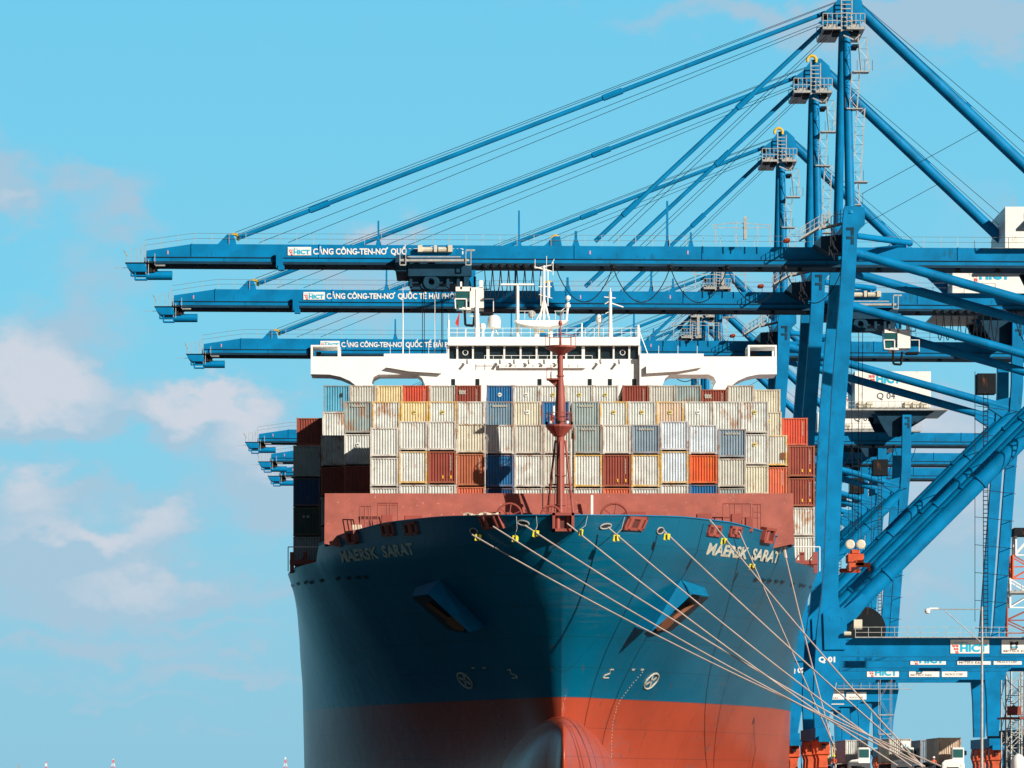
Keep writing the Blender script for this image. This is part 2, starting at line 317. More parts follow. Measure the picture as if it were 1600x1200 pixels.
# ------------------------------------------------------------------ the container ship
XC = 7.05
def pchip(tab):
    x = np.array([a for a, _ in tab], float); y = np.array([b for _, b in tab], float)
    h = np.diff(x); dl = np.diff(y)/h; m = np.zeros(len(x)); m[0] = dl[0]; m[-1] = dl[-1]
    for i in range(1, len(x)-1):
        m[i] = 0 if dl[i-1]*dl[i] <= 0 else 2*dl[i-1]*dl[i]/(dl[i-1]+dl[i])
    def f(t):
        t = min(max(t, x[0]), x[-1]); i = min(int(np.searchsorted(x, t, 'right'))-1, len(x)-2)
        u = (t-x[i])/h[i]; return float((1+2*u)*(1-u)**2*y[i]+u*(1-u)**2*h[i]*m[i]+u*u*(3-2*u)*y[i+1]+u*u*(u-1)*h[i]*m[i+1])
    return f
STEM = pchip([(-8, 327), (0, 326.3), (7.4, 324.6), (11, 322.8), (15, 319.8), (19, 317.4), (22.3, 316)])
DECK = pchip([(0, .0), (.15, 1.3), (.5, 2.5), (1.2, 4.0), (2.2, 5.4), (3.6, 6.8), (5.5, 8.3), (8.6, 10.3), (15, 13.9), (20, 16.6), (25, 19.2), (30, 21), (38, 23.3), (47, 24.3), (60, 24.35), (200, 24.2), (280, 22), (300, 19)])
WL = pchip([(0, .0), (.5, .45), (2, 1.0), (5, 2.0), (10, 4.2), (20, 9.0), (30, 13.6), (40, 17.6), (50, 20.8), (58, 22.8), (66, 24.0), (75, 24.2), (180, 24.2), (240, 16), (290, 2)])
BT = pchip([(316, 21.75), (320, 21.95), (325, 22.15), (331, 22.2), (337, 21.9), (342, 21.5), (345.5, 21.2)])
def ztop(d):
    if d <= 345.5: return BT(max(d, 316))
    if d < 347: return 21.2+(19.75-21.2)*(d-345.5)/1.5
    return 19.75-.3*min(1, (d-347)/20)
def nose(z): return STEM(z)
def hb(d, z):
    t = d-STEM(z); w = min(max((z-1)/18.5, 0), 1)**1.3
    h = w*DECK(max(t, 0))+(1-w)*WL(max(t, 0)) if t > 0 else 0
    if t > 0: h += 1.9*math.exp(-((z+1.5)/4.3)**2)*(1-math.exp(-t/2.2))*math.exp(-(t/15)**2)
    return max(h, 0)
def hull_pt(px, py):
    """where the line of sight through a photo pixel meets the hull"""
    a, b = 312.0, 400.0; prev = None; d = a
    while d < b:
        X = PX(px, d); z = PZ(py, d); f = hb(d, z)-abs(X-XC)
        if f >= 0: break
        d += .5
    lo, hi = d-.5, d
    for _ in range(25):
        m = (lo+hi)/2
        if hb(m, PZ(py, m))-abs(PX(px, m)-XC) >= 0: hi = m
        else: lo = m
    return Vector((PX(px, hi), hi, PZ(py, hi)))
def hull_frame(p):
    sg = 1 if p.x > XC else -1; e = .4
    t = Vector((sg*(hb(p.y+e, p.z)-hb(p.y-e, p.z)), 2*e, 0)).normalized()
    v = Vector((sg*(hb(p.y, p.z+e)-hb(p.y, p.z-e)), 0, 2*e)).normalized()
    n = t.cross(v).normalized()
    if n.x*sg < 0: n = -n
    if sg < 0 and n.y > 0: pass
    return t, v, n
ship = thing('container_ship', (XC, 460, -2.6), 'huge teal and orange container ship seen bow on, moored with its deck fully loaded', 'container ship')
taus = [0, .03, .08, .15, .25, .38, .55, .75, 1, 1.5, 2.2, 3, 4, 5.2, 6.5, 8, 9.6, 11.5, 13.5, 15.8, 18, 20.5, 23, 25.5, 28, 29.3, 29.51, 30.0, 30.6, 31.2, 33, 35.5, 38, 41, 44, 47, 50, 54, 58, 62, 66, 70, 76, 84, 95, 110, 140, 180, 220, 250, 280, 290]
NV = 46
vs = []; nt_ = len(taus)
for sg in (-1, 1):
    for tau in taus:
        zt = ztop(316+tau*.995)
        for j in range(NV):
            z = -8+(zt+8)*j/(NV-1)
            d0 = nose(z); d = d0+tau+(0 if tau > 29 else 0)
            if tau < 30: d = d0+tau*((STEM(22.3)+30-d0)/30)
            else: d = STEM(22.3)+tau
            vs.append((XC+sg*hb(d, z), d, z))
fs = []
for k in range(2):
    o_ = k*nt_*NV
    for i in range(nt_-1):
        for j in range(NV-1):
            a = o_+i*NV+j; fs.append((a, a+1, a+NV+1, a+NV))
hull = MB().add(vs, fs)
# transom and decks
hm = MB(); n2 = nt_*NV
hull.add([vs[(nt_-1)*NV+j] for j in range(NV)]+[vs[n2+(nt_-1)*NV+j] for j in range(NV)], [(j, j+1, NV+j+1, NV+j) for j in range(NV-1)])
ho = hull.build('hull', M['hull'], ship, smooth=True)
bm = bmesh.new(); bm.from_mesh(ho.data); bmesh.ops.remove_doubles(bm, verts=bm.verts, dist=.012); bmesh.ops.recalc_face_normals(bm, faces=bm.faces); bm.to_mesh(ho.data); bm.free()
bb = MB(); nb_ = 28; ds_ = [315.6, 315.75, 316.1, 316.8, 317.8, 319.2, 321, 323, 325.5, 328, 331, 335, 340, 346]
for d in ds_:
    u = min(1, (d-315.6)/9.0); r_ = math.sqrt(max(0, 1-(1-u)**2)); hw = (1.0+.95*math.sqrt(max(0, d-318.5)))*r_+.01; hv = 4.6*r_**.8+.01; zc = 1.25+.55*(1-r_)
    for k in range(nb_):
        a = 2*math.pi*k/nb_; cz = math.sin(a); cxx = math.cos(a); bb.v.append((XC+hw*math.copysign(abs(cxx)**.9, cxx)*(1-.18*cz), d, zc+hv*cz*(1 if cz > 0 else 1.6)))
bb.f = [(i*nb_+k, i*nb_+(k+1) % nb_, (i+1)*nb_+(k+1) % nb_, (i+1)*nb_+k) for i in range(len(ds_)-1) for k in range(nb_)]+[tuple(range(nb_))[::-1]]
bb.build('bulbous_bow', M['hull'], ship, smooth=True)
dk = MB()
for (ds, zz) in (([316.8, 318, 320, 323, 327, 332, 338, 342, 346.3], 20.7), ([346.3, 350, 356, 365, 400, 500, 560, 604], 19.3)):
    for a, b in zip(ds[:-1], ds[1:]):
        ha, hc = hb(a, zz)-.05, hb(b, zz)-.05
        dk.add([(XC-ha, a, zz), (XC+ha, a, zz), (XC+hc, b, zz), (XC-hc, b, zz)], [(0, 1, 2, 3)])
dk.build('deck', M['red'], ship)
# bulwark inside face (thickness) and cap rail
cap = MB()
for sg in (-1, 1):
    pts = []
    for k in range(0, 60):
        d = 316.05+k*.5
        pts.append((XC+sg*hb(d, ztop(d)), d, ztop(d)))
    for a, b in zip(pts[:-1], pts[1:]): cap.beam(a, b, .16, .09)
cap.build('bulwark_rail', M['hullblue'], ship)

# names, marks on the hull
def hull_text(s, pxa, pxb, zb, ztp, off, name='ship_name', m='mark'):
    # runs along the shell between the two sight-line stations, at constant heights
    v, f = text_geo(s, off); lo, hi = v.min(0), v.max(0); mb = MB(); out = []
    zm = (zb+ztp)/2
    def station(px):
        a, b = 316.5, 400
        for _ in range(50):
            m_ = (a+b)/2; X = PX(px, m_)
            side = 1 if px > 800 else -1
            val = side*(X-XC)-hb(m_, zm)
            if val > 0: a = m_
            else: b = m_
        return (a+b)/2
    da, db = station(pxa), station(pxb)
    for a, b in v:
        u = (a-lo[0])/(hi[0]-lo[0]); w = (b-lo[1])/(hi[1]-lo[1])
        d = da+(db-da)*u; z = zb+(ztp-zb)*w; sg = 1 if pxa > 800 else -1
        p = Vector((XC+sg*hb(d, z), d, z)); t, vv, n = hull_frame(p); out.append(p+n*.05)
    mb.add(out, f)
    return mb.build(name, M[m], ho)
hull_text('MAERSK', 532, 590, 19.35, 20.35, .035); hull_text('SARAT', 598, 646, 19.35, 20.35, .035)
hull_text('MAERSK', 1106, 1169, 19.35, 20.35, .035); hull_text('SARAT', 1175, 1217, 19.35, 20.35, .035)
mk = MB()
def on_hull(mb, px, py, w, h, dn=.05):
    p = hull_pt(px, py); t, v, n = hull_frame(p); mb.obox(p+n*dn, t*w/2, v*h/2, n*.015)
for (px, py) in ((1003, 1050), (996, 1058), (989, 1066), (983, 1074), (977, 1082), (971, 1090), (966, 1099), (962, 1108), (959, 1118), (957, 1128), (956, 1138), (955.5, 1148), (955, 1158), (955, 1168), (955, 1178), (955, 1188), (955, 1198)):
    for q in (0, .5): on_hull(mk, px-q*6*(1 if py < 1100 else .2), py+q*9, .10, .10)
mk.build('dotted_line', M['mark'], ho); mk = MB()
for (px, py) in ((770, 1098), (777, 1108), (781, 1118), (785, 1130), (787, 1142), (788, 1154), (788, 1168)): on_hull(mk, px, py, .1, .1)
mk.build('dotted_line', M['mark'], ho); mk = MB()
for sgn, pts in ((1, [(958, 1046), (953, 1046), (952, 1052), (944, 1055), (942, 1059), (950, 1059)]), (-1, [(793, 1046), (798, 1046), (799, 1052), (807, 1055), (809, 1059), (801, 1059)])):
    ps = [hull_pt(*q) for q in pts]
    for a, b in zip(ps[:-1], ps[1:]):
        n = hull_frame(a)[2]; mk.tube(a+n*.04, b+n*.04, .06, n=5)
    mk.build('bulb_mark', M['mark'], ho); mk = MB()
for (px, py) in ((989, 1046), (1003, 1046), (740, 1043), (757, 1043)): on_hull(mk, px, py, .5, .16); mk.build('thruster_dash', M['mark'], ho); mk = MB()
for (cx, cy) in ((727, 1063), (1017, 1064)):
    c = hull_pt(cx, cy); t, v, n = hull_frame(c)
    R = .78
    cs = [c+n*.05+t*R*1.35*math.cos(a)+v*R*math.sin(a) for a in [2*math.pi*k/20 for k in range(21)]]
    mk.path(cs, .09, n=5)
    for a in (.6, 2.2, 3.74, 5.3): mk.obox(c+n*.05+t*.45*math.cos(a)+v*.38*math.sin(a), (t*math.cos(a)*1.1+v*math.sin(a))*.26, (v*math.cos(a)-t*math.sin(a))*.11, n*.02)
    mk.build('thruster_mark', M['mark'], ho); mk = MB()
sc_ = MB()
for (px, py) in ((1181, 905), (1192, 906), (1202, 907), (1213, 908), (1222, 909), (1238, 912), (1251, 914), (1256, 915), (1266, 917), (1273, 919), (457, 915), (466, 912), (478, 910), (487, 910), (503, 907), (528, 904), (545, 903), (560, 902), (572, 901)):
    sc_ = MB(); on_hull(sc_, px, py, .75, .28, .08); sc_.build('scupper_slot', M['black'], ho)
# vertical stem bar seam
# anchor housings
def housing(sg):
    mir = lambda x: x if sg > 0 else 2*875.5-x+0
    def H(px, py, out=0):
        px = mir(px)
        if sg < 0: px -= 0
        p = hull_pt(px, py); 
        return p
    f1, f4 = H(1064, 906), H(992, 980); g0 = H(1101, 918)
    n = hull_frame(H(1040, 945))[2]
    cam_dir = Vector((0, -1, 0))
    f2 = H(1082, 928); f3 = H(1017, 988); g1 = H(1108, 932)
    def outp(p, k):       # pushed out from the shell along the sight line so that the outline stays
        s = (p.y-k)/p.y; return p*s
    F2, F3, G1 = outp(f2, 4.6), outp(f3, 5.0), outp(g1, 3.0)
    a = MB(); bk = [p+Vector((0, .6, 0)) for p in (f1, F2, F3, f4)]
    mb = MB().add([f1-Vector((0, .08, 0)), F2, F3, f4-Vector((0, .08, 0))]+[f1+n*-.2, F2+Vector((0, .35, 0)), F3+Vector((0, .35, 0)), f4+n*-.2],
                  [(0, 1, 2, 3), (7, 6, 5, 4), (0, 4, 5, 1), (1, 5, 6, 2), (2, 6, 7, 3), (3, 7, 4, 0)])
    mb.add([f1-Vector((0, .1, 0)), g0-Vector((0, .05, 0)), G1, F2+Vector((0, -.02, 0)), f1+Vector((0, .3, 0)), g0+Vector((0, .3, 0)), G1+Vector((0, .3, 0)), F2+Vector((0, .3, 0))],
           [(0, 1, 2, 3), (4, 7, 6, 5), (0, 4, 5, 1), (1, 5, 6, 2), (2, 6, 7, 3), (3, 7, 4, 0)])
    h = mb.build('anchor_housing', M['hullblue'], ship, label=None)
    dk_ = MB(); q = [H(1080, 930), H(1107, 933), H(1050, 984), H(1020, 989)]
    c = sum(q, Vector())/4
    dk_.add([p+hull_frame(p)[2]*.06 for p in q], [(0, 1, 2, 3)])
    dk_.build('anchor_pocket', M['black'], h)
    an = MB(); A, B = H(1035, 972), H(1078, 940)
    n2 = hull_frame(A)[2]
    an.beam(A+n2*.3, B+n2*.3, .3, .3)
    fl = [H(1028, 986), H(1022, 979), H(1042, 964), H(1053, 964), H(1053, 973), H(1042, 983)]
    pf = [outp(p, 1.5) for p in fl]; pb = [outp(p, .8) for p in fl]; k = len(fl)
    an.add(pf+pb, [tuple(range(k)), tuple(range(k, 2*k))[::-1]]+[(i, k+i, k+(i+1) % k, (i+1) % k) for i in range(k)])
    an.build('anchor', M['anchor'], ship)
housing(1); housing(-1)
# fairleads in the bulwark
def fairlead(px0, px1, py0, py1, skew=0, roller=2, m='mast', name='fairlead', proud=.14):
    c = hull_pt((px0+px1)/2, (py0+py1)/2); t, v, n = hull_frame(c)
    if abs((px0+px1)/2-880) < 10: t, v, n = Vector((1, 0, 0)), Vector((0, 0, 1)), Vector((0, -1, 0)); c.y = 316.4
    s = S(c.y); hgt = (py1-py0)/s; 
    wv = (px1-px0)/s
    tt = t if t.x > 0 else -t
    w = wv/max(.45, abs(tt.x+.0)) if abs(t.x) > .3 else wv/.45
    w = min(w, 3.0)
    up = v; fr = MB(); b = .22
    c = c+n*proud*.3
    for sg in (-1, 1):
        fr.obox(c+tt*sg*(w/2-b/2)+n*0, tt*b/2, up*hgt/2, n*proud)
        fr.obox(c+up*sg*(hgt/2-b/2), tt*w/2, up*b/2, n*proud)
    o = fr.build(name, M[m], ship)
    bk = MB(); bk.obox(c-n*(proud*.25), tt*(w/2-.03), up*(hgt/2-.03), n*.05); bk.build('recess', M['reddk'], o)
    ro = MB()
    for q in ([-.25, .25] if roller == 2 else [0] if roller == 1 else []):
        a = c+tt*q*w; ro.tube(a-up*hgt*.42, a+up*hgt*.42, w*.11, n=10)
    if ro.v: ro.build('roller', M[m], o, smooth=True)
    return c
fairlead(863, 897, 802, 831, roller=2, proud=.5)
fairlead(976, 1008, 806, 829, roller=2)
fairlead(752, 784, 804, 827, roller=2)
for a in ((1104, 1126, 820, 838), (1138, 1158, 822, 839), (597, 617, 817, 838), (633, 653, 815, 836)): fairlead(*a, roller=1)
for a in ((1188, 1206, 824, 848), (546, 560, 828, 850)): fairlead(*a, roller=1, proud=.3)
for (px, py) in ((818, 817), (946, 822), (1031, 829), (741, 830)):
    c = hull_pt(px, py); t, v, n = hull_frame(c); tt = t if t.x > 0 else -t
    cs = [c+n*.06+tt*.46*math.cos(a)+v*.27*math.sin(a) for a in [2*math.pi*k/18 for k in range(19)]]
    o = MB().path(cs, .06, n=6).build('mooring_chock', M['galv'], ship)
    MB().obox(c+n*.03, tt*.38, v*.2, n*.02).build('chock_opening', M['black'], o)
# rope heap and bulwark ends
for k, (px, py) in enumerate(((1199, 826), (1207, 836), (1216, 838), (1222, 846), (1190, 842))):
    p = P(px, py, 341.5); MB().box(p.x-.35, p.x+.35, p.y-.3, p.y+.3, p.z-.5, p.z+.45).build('roller_pedestal', M['mast'], ship, bevel=.08)
o = MB().lathe(P(540, 838, 342.5), [(.55, -.25), (.62, -.1), (.62, .1), (.55, .25)], 14, 'Y').build('roller_pedestal', M['mast'], ship)
o = MB().lathe(P(1220, 838, 342.2), [(.4, -.25), (.45, 0), (.4, .25)], 12, 'Y').build('fender_wheel', M['dark'], ship)
MB().box(PX(1226, 343), PX(1230, 343), 343, 343.3, PZ(851, 343), PZ(842, 343)).build('marker_post', M['guard'], ship)
# breakwater
bw = MB(); top = 25.35; tp = [(-20.35, 345.5), (-20.2, 341.4), (-17.3, 341.4), (17.3, 341.4), (20.2, 341.4), (20.35, 345.5)]
def bwq(x, d): return (XC+x+.15, d)
for (a, b) in zip(tp[:-1], tp[1:]):
    for (z0, z1, o0, o1) in ((20.3, 24.3, -1.0, -.25), (24.3, top, -.25, .0)):
        xa, ya = bwq(*a); xb, yb = bwq(*b)
        if abs(xb-xa) < 1 and z0 < 21: z0 = 20.9
        dx = Vector((0, -1, 0)) if abs(xb-xa) > 1 else Vector((-1 if xa < XC else 1, 0, 0))*0
        A0 = Vector((xa, ya, z0))-dx*o0; B0 = Vector((xb, yb, z0))-dx*o0; A1 = Vector((xa, ya, z1))-dx*o1; B1 = Vector((xb, yb, z1))-dx*o1
        if z0 < 21 and abs(xb-xa) > 1:
            if abs(a[0]) > 20: A0.z = 20.95
            if abs(b[0]) > 20: B0.z = 20.95
        th = Vector((0, .18, 0)) if abs(xb-xa) > 1 else Vector((.12 if xa < XC else -.12, 0, 0)); bw.add([A0, B0, B1, A1, A0+th, B0+th, B1+th, A1+th], [(0, 1, 2, 3), (7, 6, 5, 4), (0, 4, 5, 1), (1, 5, 6, 2), (2, 6, 7, 3), (3, 7, 4, 0)])
bwo = bw.build('breakwater', M['red'], ship)
st = MB()
for k in range(-8, 9):
    x = XC+k*2.02; st.add([(x, 341.6, 25.2), (x, 341.6, 20.4), (x, 342.9, 20.4), (x+.08, 341.6, 25.2), (x+.08, 341.6, 20.4), (x+.08, 342.9, 20.4)], [(0, 1, 2), (3, 5, 4), (0, 2, 5, 3)])
st.build('stiffener', M['red'], bwo)
pp = P(925, 790, 340.2); MB().box(pp.x-.1, pp.x+.1, 340.0, 340.15, 23.2, 25.1).build('ladder_stripe', M['ship_white'], bwo)
# pipe frames in front of the breakwater
def pipeframe(xs, zs, d, extra=()):
    f = MB()
    for px in xs: f.tube(P(px, zs[1], d), P(px, zs[0], d), .045, n=5)
    f.tube(P(xs[0], zs[0], d), P(xs[-1], zs[0], d), .055, n=5)
    for (a, b) in extra: f.tube(P(*a, d), P(*b, d), .04, n=5)
    f.build('pipe_frame', M['mast'], ship)
pipeframe((563, 570, 576, 580), (791, 830), 339.3); pipeframe((590, 605, 609, 622), (786, 830), 339.3, (((590, 789), (622, 789)),))
pipeframe((1130, 1141, 1148, 1160, 1173), (787, 830), 339.3, (((1130, 809), (1185, 809)),)); pipeframe((1177, 1184, 1189), (788, 830), 339.3, (((1177, 800), (1189, 800)),))
# winches
for (px, py, r) in ((796, 806, 1.05), (960, 808, 1.15), (861, 806, .85)):
    c = P(px, py, 334); w = MB(); w.ring(c, r, .09, 'Y', 22); w.ring(c+Vector((0, .5, 0)), r, .07, 'Y', 22)
    for k in range(6):
        a = k*math.pi/3+.4; w.tube(c, c+Vector((math.cos(a)*r, 0, math.sin(a)*r)), .05, n=5)
    w.tube(c, c+Vector((0, 1.2, 0)), .35, n=10); w.box(c.x-.9, c.x+.9, c.y+.2, c.y+1.6, 20.72, c.z-.6)
    w.build('mooring_winch', M['mast'], ship)
for (a, b, c_, e_) in ((596, 614, 805, 816), (632, 660, 806, 815), (975, 1010, 800, 806), (1088, 1112, 803, 816), (1142, 1158, 803, 812), (1164, 1176, 808, 818), (752, 782, 800, 806)):
    p0, p1 = P(a, e_+14, 336), P(b, c_, 336); MB().box(p0.x, p1.x, 335.5, 336.6, p0.z, p1.z).build('deck_fitting', M['mast'], ship, bevel=.05)
rp = MB()
for k in range(26):
    x = 724+k*2.1; rp.tube(P(x, 805-1.6*math.sin(k*.5)-.08*k, 331.5), P(x+2.4, 805-1.6*math.sin((k+1)*.5)-.08*k, 331.5+.2*math.sin(k)), .13, n=6)
tag(rp.build('coiled_rope', M['ropepale'], None, org=P(750, 806, 331.5)), 'pale coiled rope heaped on the bulwark rail left of the foremast', 'rope')
rp = MB()
for k, (a, b) in enumerate((((551, 820), (554, 842)), ((555, 820), (557, 846)), ((560, 820), (561, 845)), ((563, 820), (566, 840)))):
    rp.tube(P(*a, 338.5), P(*b, 338.5), .10, n=6)
tag(rp.build('hanging_rope', M['ropepale'], None, org=P(556, 832, 338.5)), 'pale mooring rope hanging in loops over the shaded left end of the bulwark', 'rope')
# foremast
D = 337.4
fm = MB()
prof = [(0, .36), (PZ(700, D)-20.7, .35), (PZ(675, D)-20.7, .34), (PZ(660, D)-20.7, .44), (PZ(625, D)-20.7, .42), (PZ(590, D)-20.7, .25), (PZ(546, D)-20.7, .22)]
bx = PX(875.5, D)
fm.lathe((bx, D, 20.7), [(r, h) for h, r in prof], 18)
fmo = fm.build('foremast', M['mast'], ship, smooth=True)
pl = MB(); pl.lathe((bx-.1, D, PZ(672, D)), [(.45, -.55), (1.15, .25), (1.15, .42), (.3, .42)], 16); pl.build('platform', M['mast'], fmo)
pl = MB(); pl.lathe((bx, D, PZ(546, D)), [(.25, -.5), (1.3, .12), (1.3, .26), (.2, .26)], 16); pl.ring((bx, D, PZ(525, D)), 1.28, .03, 'Z', 16)
for k in range(8):
    a = k*math.pi/4; pl.tube((bx+1.28*math.cos(a), D+1.28*math.sin(a), PZ(544, D)), (bx+1.28*math.cos(a), D+1.28*math.sin(a), PZ(524, D)), .035, n=4)
pl.build('platform', M['mast'], fmo)
pl = MB(); x0, x1 = PX(854, D), PX(870, D); z = PZ(594, D)
pl.box(x0, x1+.2, D-.5, D+.5, z, z+.12); pl.add([(x0+.1, D-.1, z), (x1+.1, D-.1, z), (x1+.1, D-.1, z-.7), (x0+.1, D+.1, z), (x1+.1, D+.1, z), (x1+.1, D+.1, z-.7)], [(0, 1, 2), (3, 5, 4), (0, 2, 5, 3)])
for xx in (x0, x0+.45): pl.tube((xx, D-.5, z), (xx, D-.5, z+1.0), .03, n=4)
pl.tube((x0, D-.5, z+1), (x0+.5, D-.5, z+1), .03, n=4); pl.build('platform', M['mast'], fmo)
MB().lathe((PX(862, D), D, PZ(586, D)), [(.12, -.3), (.14, 0), (.1, .3)], 10).build('navigation_light', M['signwhite'], fmo)
MB().lathe((PX(865, D), D-.3, PZ(642, D)), [(.1, -.4), (.12, 0), (.1, .4)], 10).build('navigation_light', M['signwhite'], fmo)
tp_ = MB(); tp_.tube((bx, D, PZ(544, D)), (bx, D, PZ(512, D)), .11, .07); tp_.tube((bx, D, PZ(512, D)), (bx, D, PZ(488, D)), .05, .04); tp_.lathe((bx, D, PZ(505, D)), [(.12, -.2), (.18, 0), (.12, .2)], 8); tp_.build('topmast', M['mast'], fmo)
for k in range(5):
    a = math.pi*(1.05+k*.22); MB().lathe((bx-.1+1.1*math.cos(a), D+1.1*math.sin(a), PZ(662, D)), [(.06, -.12), (.13, 0), (.1, .16)], 8).build('deck_lamp', M['signwhite'] if k % 2 else M['dark'], fmo)
pl = MB(); pl.ring((bx-.1, D, PZ(646, D)), 1.12, .03, 'Z', 16); pl.ring((bx-.1, D, PZ(654, D)), 1.12, .025, 'Z', 16)
for k in range(8): a = k*math.pi/4+.2; pl.tube((bx-.1+1.12*math.cos(a), D+1.12*math.sin(a), PZ(664, D)), (bx-.1+1.12*math.cos(a), D+1.12*math.sin(a), PZ(646, D)), .03, n=4)
pl.box(bx-.9, bx-.55, D-.9, D-.6, PZ(662, D), PZ(650, D)); pl.build('railing', M['mast'], fmo)
pl = MB()
for zz_ in (24.0, 26.5, 33.2, 35.0): pl.tube((bx, D, zz_), (bx, D, zz_+.12), .46 if zz_ < 30 else .33, n=14)
pl.build('collar', M['mast'], fmo)
lg = MB()
for sx in (-1, 1):
    lg.tube((bx+sx*1.35, D+.3, 21), (bx+sx*.42, D+.1, PZ(688, D)), .12, .09)
lg.tube((bx, D-2.2, 21), (bx, D-.3, PZ(690, D)), .12, .09)
lg.tube((bx-1.0, D+.2, PZ(757, D)), (bx+1.0, D+.2, PZ(757, D)), .08); lg.tube((bx-1.35, D+.2, PZ(803, D)), (bx+1.7, D+.2, PZ(803, D)), .08)
lg.build('mast_leg', M['mast'], fmo)
ld = MB()
for xx in (.62, .95): ld.tube((bx+xx, D-.2, 21), (bx+xx, D-.2, PZ(745, D)), .03, n=4)
for k in range(11): ld.tube((bx+.62, D-.2, 21.3+k*.4), (bx+.95, D-.2, 21.3+k*.4), .025, n=4)
ld.build('ladder', M['mast'], fmo)
cb = MB()
for k in (0, 1): cb.tube((PX(871-k*3, D)-.1, D-.35, PZ(800, D)), (PX(872-k*3, D), D-.35, PZ(600, D)), .035, n=4)
cb.build('cable', M['dark'], fmo)
wp = MB(); wp.tube(P(848, 800, 339), P(848, 762, 339), .05, n=6); wp.build('steel_post', M['galv'], ship)
# lashing bridges at the deck edge
lb = MB()
for (xa, xb) in ((XC+19.6, XC+23.6), (XC-23.6, XC-19.6)):
    for x in (xa, xa+1.2, xb-1.2, xb): lb.box(x-.18, x+.18, 356.7, 357.2, 19.3, 21.2)
    lb.box(xa-.2, xb+.2, 356.6, 357.3, 20.1, 20.45)
    for q in range(3): lb.tube((xa+q*1.3, 356.7, 19.4), (xa+q*1.3+1.2, 356.7, 20.9), .07, n=5)
lb.build('lashing_bridge', M['mast'], ship)
for sx in (1, -1):
    g = MB(); x = XC+sx*23.9; g.path([(x-sx*2.6, 355.8, 21.6), (x, 355.8, 21.6), (x, 355.8, 19.4)], .05, n=5)
    g.build('guard_rail', M['ship_white'], ship)

# ---- accommodation and bridge
D = 410.0
cx = 849.5
acc = MB()
acc.box(PX(678, D), PX(1021, D), D, D+16, 19.3, PZ(569, D))
aco = acc.build('accommodation_block', M['ship_white'], ship)
for px in (708, 746, 843, 921.5, 953, 991): MB().box(PX(px-3.2, D), PX(px+3.2, D), D-.05, D+.02, PZ(603, D), PZ(592, D)).build('window', M['glass'], aco, bevel=.03)
ed = MB(); ed.box(PX(780, D), PX(915, D), D-.35, D, PZ(575.5, D), PZ(570, D)); ed.build('ledge', M['ship_white'], aco)
def wing(sg):
    X = lambda px: PX(px if sg < 0 else 2*cx-px, D)
    pts = [(486, 558), (600, 558), (600, 553.5), (700, 553.5), (700, 640), (664, 640), (664, 602), (660, 592), (652, 586), (592, 586), (584, 590), (580.5, 598), (585, 606), (585, 640), (562, 640), (557, 604), (547, 596), (532, 589.5), (515, 586), (486, 585.5)]
    q = [(X(a), PZ(b, D)) for a, b in pts]
    o = MB().prism(q, D-.6, D+3.6).build('bridge_wing', M['ship_white'], ship)
    e = MB()
    xa, xb = sorted((X(486), X(531)))
    e.box(xa, xb, D-.6, D+3.4, PZ(542.5, D), PZ(540, D))
    for (u, w) in ((xa, xa+.2), (xb-.2, xb)):
        e.box(u, w, D-.6, D-.3, PZ(558, D), PZ(542.5, D)); e.box(u, w, D+3.1, D+3.4, PZ(558, D), PZ(542.5, D))
    e.build('wing_shelter', M['ship_white'], o)
    k = MB(); k.box(xa+.5, xa+1.0, D+1, D+1.6, PZ(558, D), PZ(548, D)); k.box(xb-1.6, xb-.6, D+1, D+1.6, PZ(558, D), PZ(554, D)); k.build('wing_console', M['dark'], o)
    g = MB(); a, b, c_, d_ = X(603), X(690), X(690), X(612)
    g.prism([(a, PZ(575.5, D)), (b, PZ(573, D)), (c_, PZ(585, D)), (X(640), PZ(582, D))], D-1.1, D-.62)
    g.build('bracket', M['ship_white'], o)
    ra = MB()
    for px in (610, 640, 670, 698): ra.tube((X(px), D-.4, PZ(554, D)), (X(px), D-.4, PZ(541, D)), .03, n=4)
    ra.build('railing', M['ship_white'], o)
wing(-1); wing(1)
wh = MB()
zb, z1, z2, zt = PZ(569, D), PZ(560.5, D), PZ(540, D), PZ(527, D)
wh.box(PX(700, D), PX(1000, D), D+.3, D+9, zb, z1)
wh.box(PX(700, D), PX(1000, D), D-.25, D+9, z2, zt)
wh.box(PX(702, D), PX(998, D), D+.9, D+9, z1, z2)
who = wh.build('wheelhouse', M['ship_white'], ship)
wins = [(702, 712), (717, 737), (741, 760), (765, 786), (790, 811), (816, 836), (841, 859), (864, 883), (887, 909), (914, 934), (939, 957), (961, 981), (986, 997)]
for (a, b) in wins:
    w = MB().box(PX(a, D), PX(b, D), D+.62, D+.68, z1+.04, z2-.02).build('window', M['glass'], who)
pi = MB(); xs = [700.5]+[(wins[i][1]+wins[i+1][0])/2 for i in range(len(wins)-1)]+[999]
for i, px in enumerate(xs):
    hw = .09 if i not in (3, 9) else .16; pi.add([(PX(px, D)-hw, D+.45, z1), (PX(px, D)+hw, D+.45, z1), (PX(px, D)+hw, D+.2, z2), (PX(px, D)-hw, D+.2, z2), (PX(px, D)-hw, D+.95, z1), (PX(px, D)+hw, D+.95, z1), (PX(px, D)+hw, D+.95, z2), (PX(px, D)-hw, D+.95, z2)], [(0, 1, 2, 3), (0, 4, 5, 1), (2, 6, 7, 3), (0, 3, 7, 4), (1, 5, 6, 2)])
pi.build('window_pillar', M['ship_white'], who)
wi = MB()
for px in (727, 973): wi.ring((PX(px, D), D+.55, PZ(550, D)), .26, .035, 'Y', 16)
wi.build('clear_view_screen', M['ship_white'], who)
r = MB()
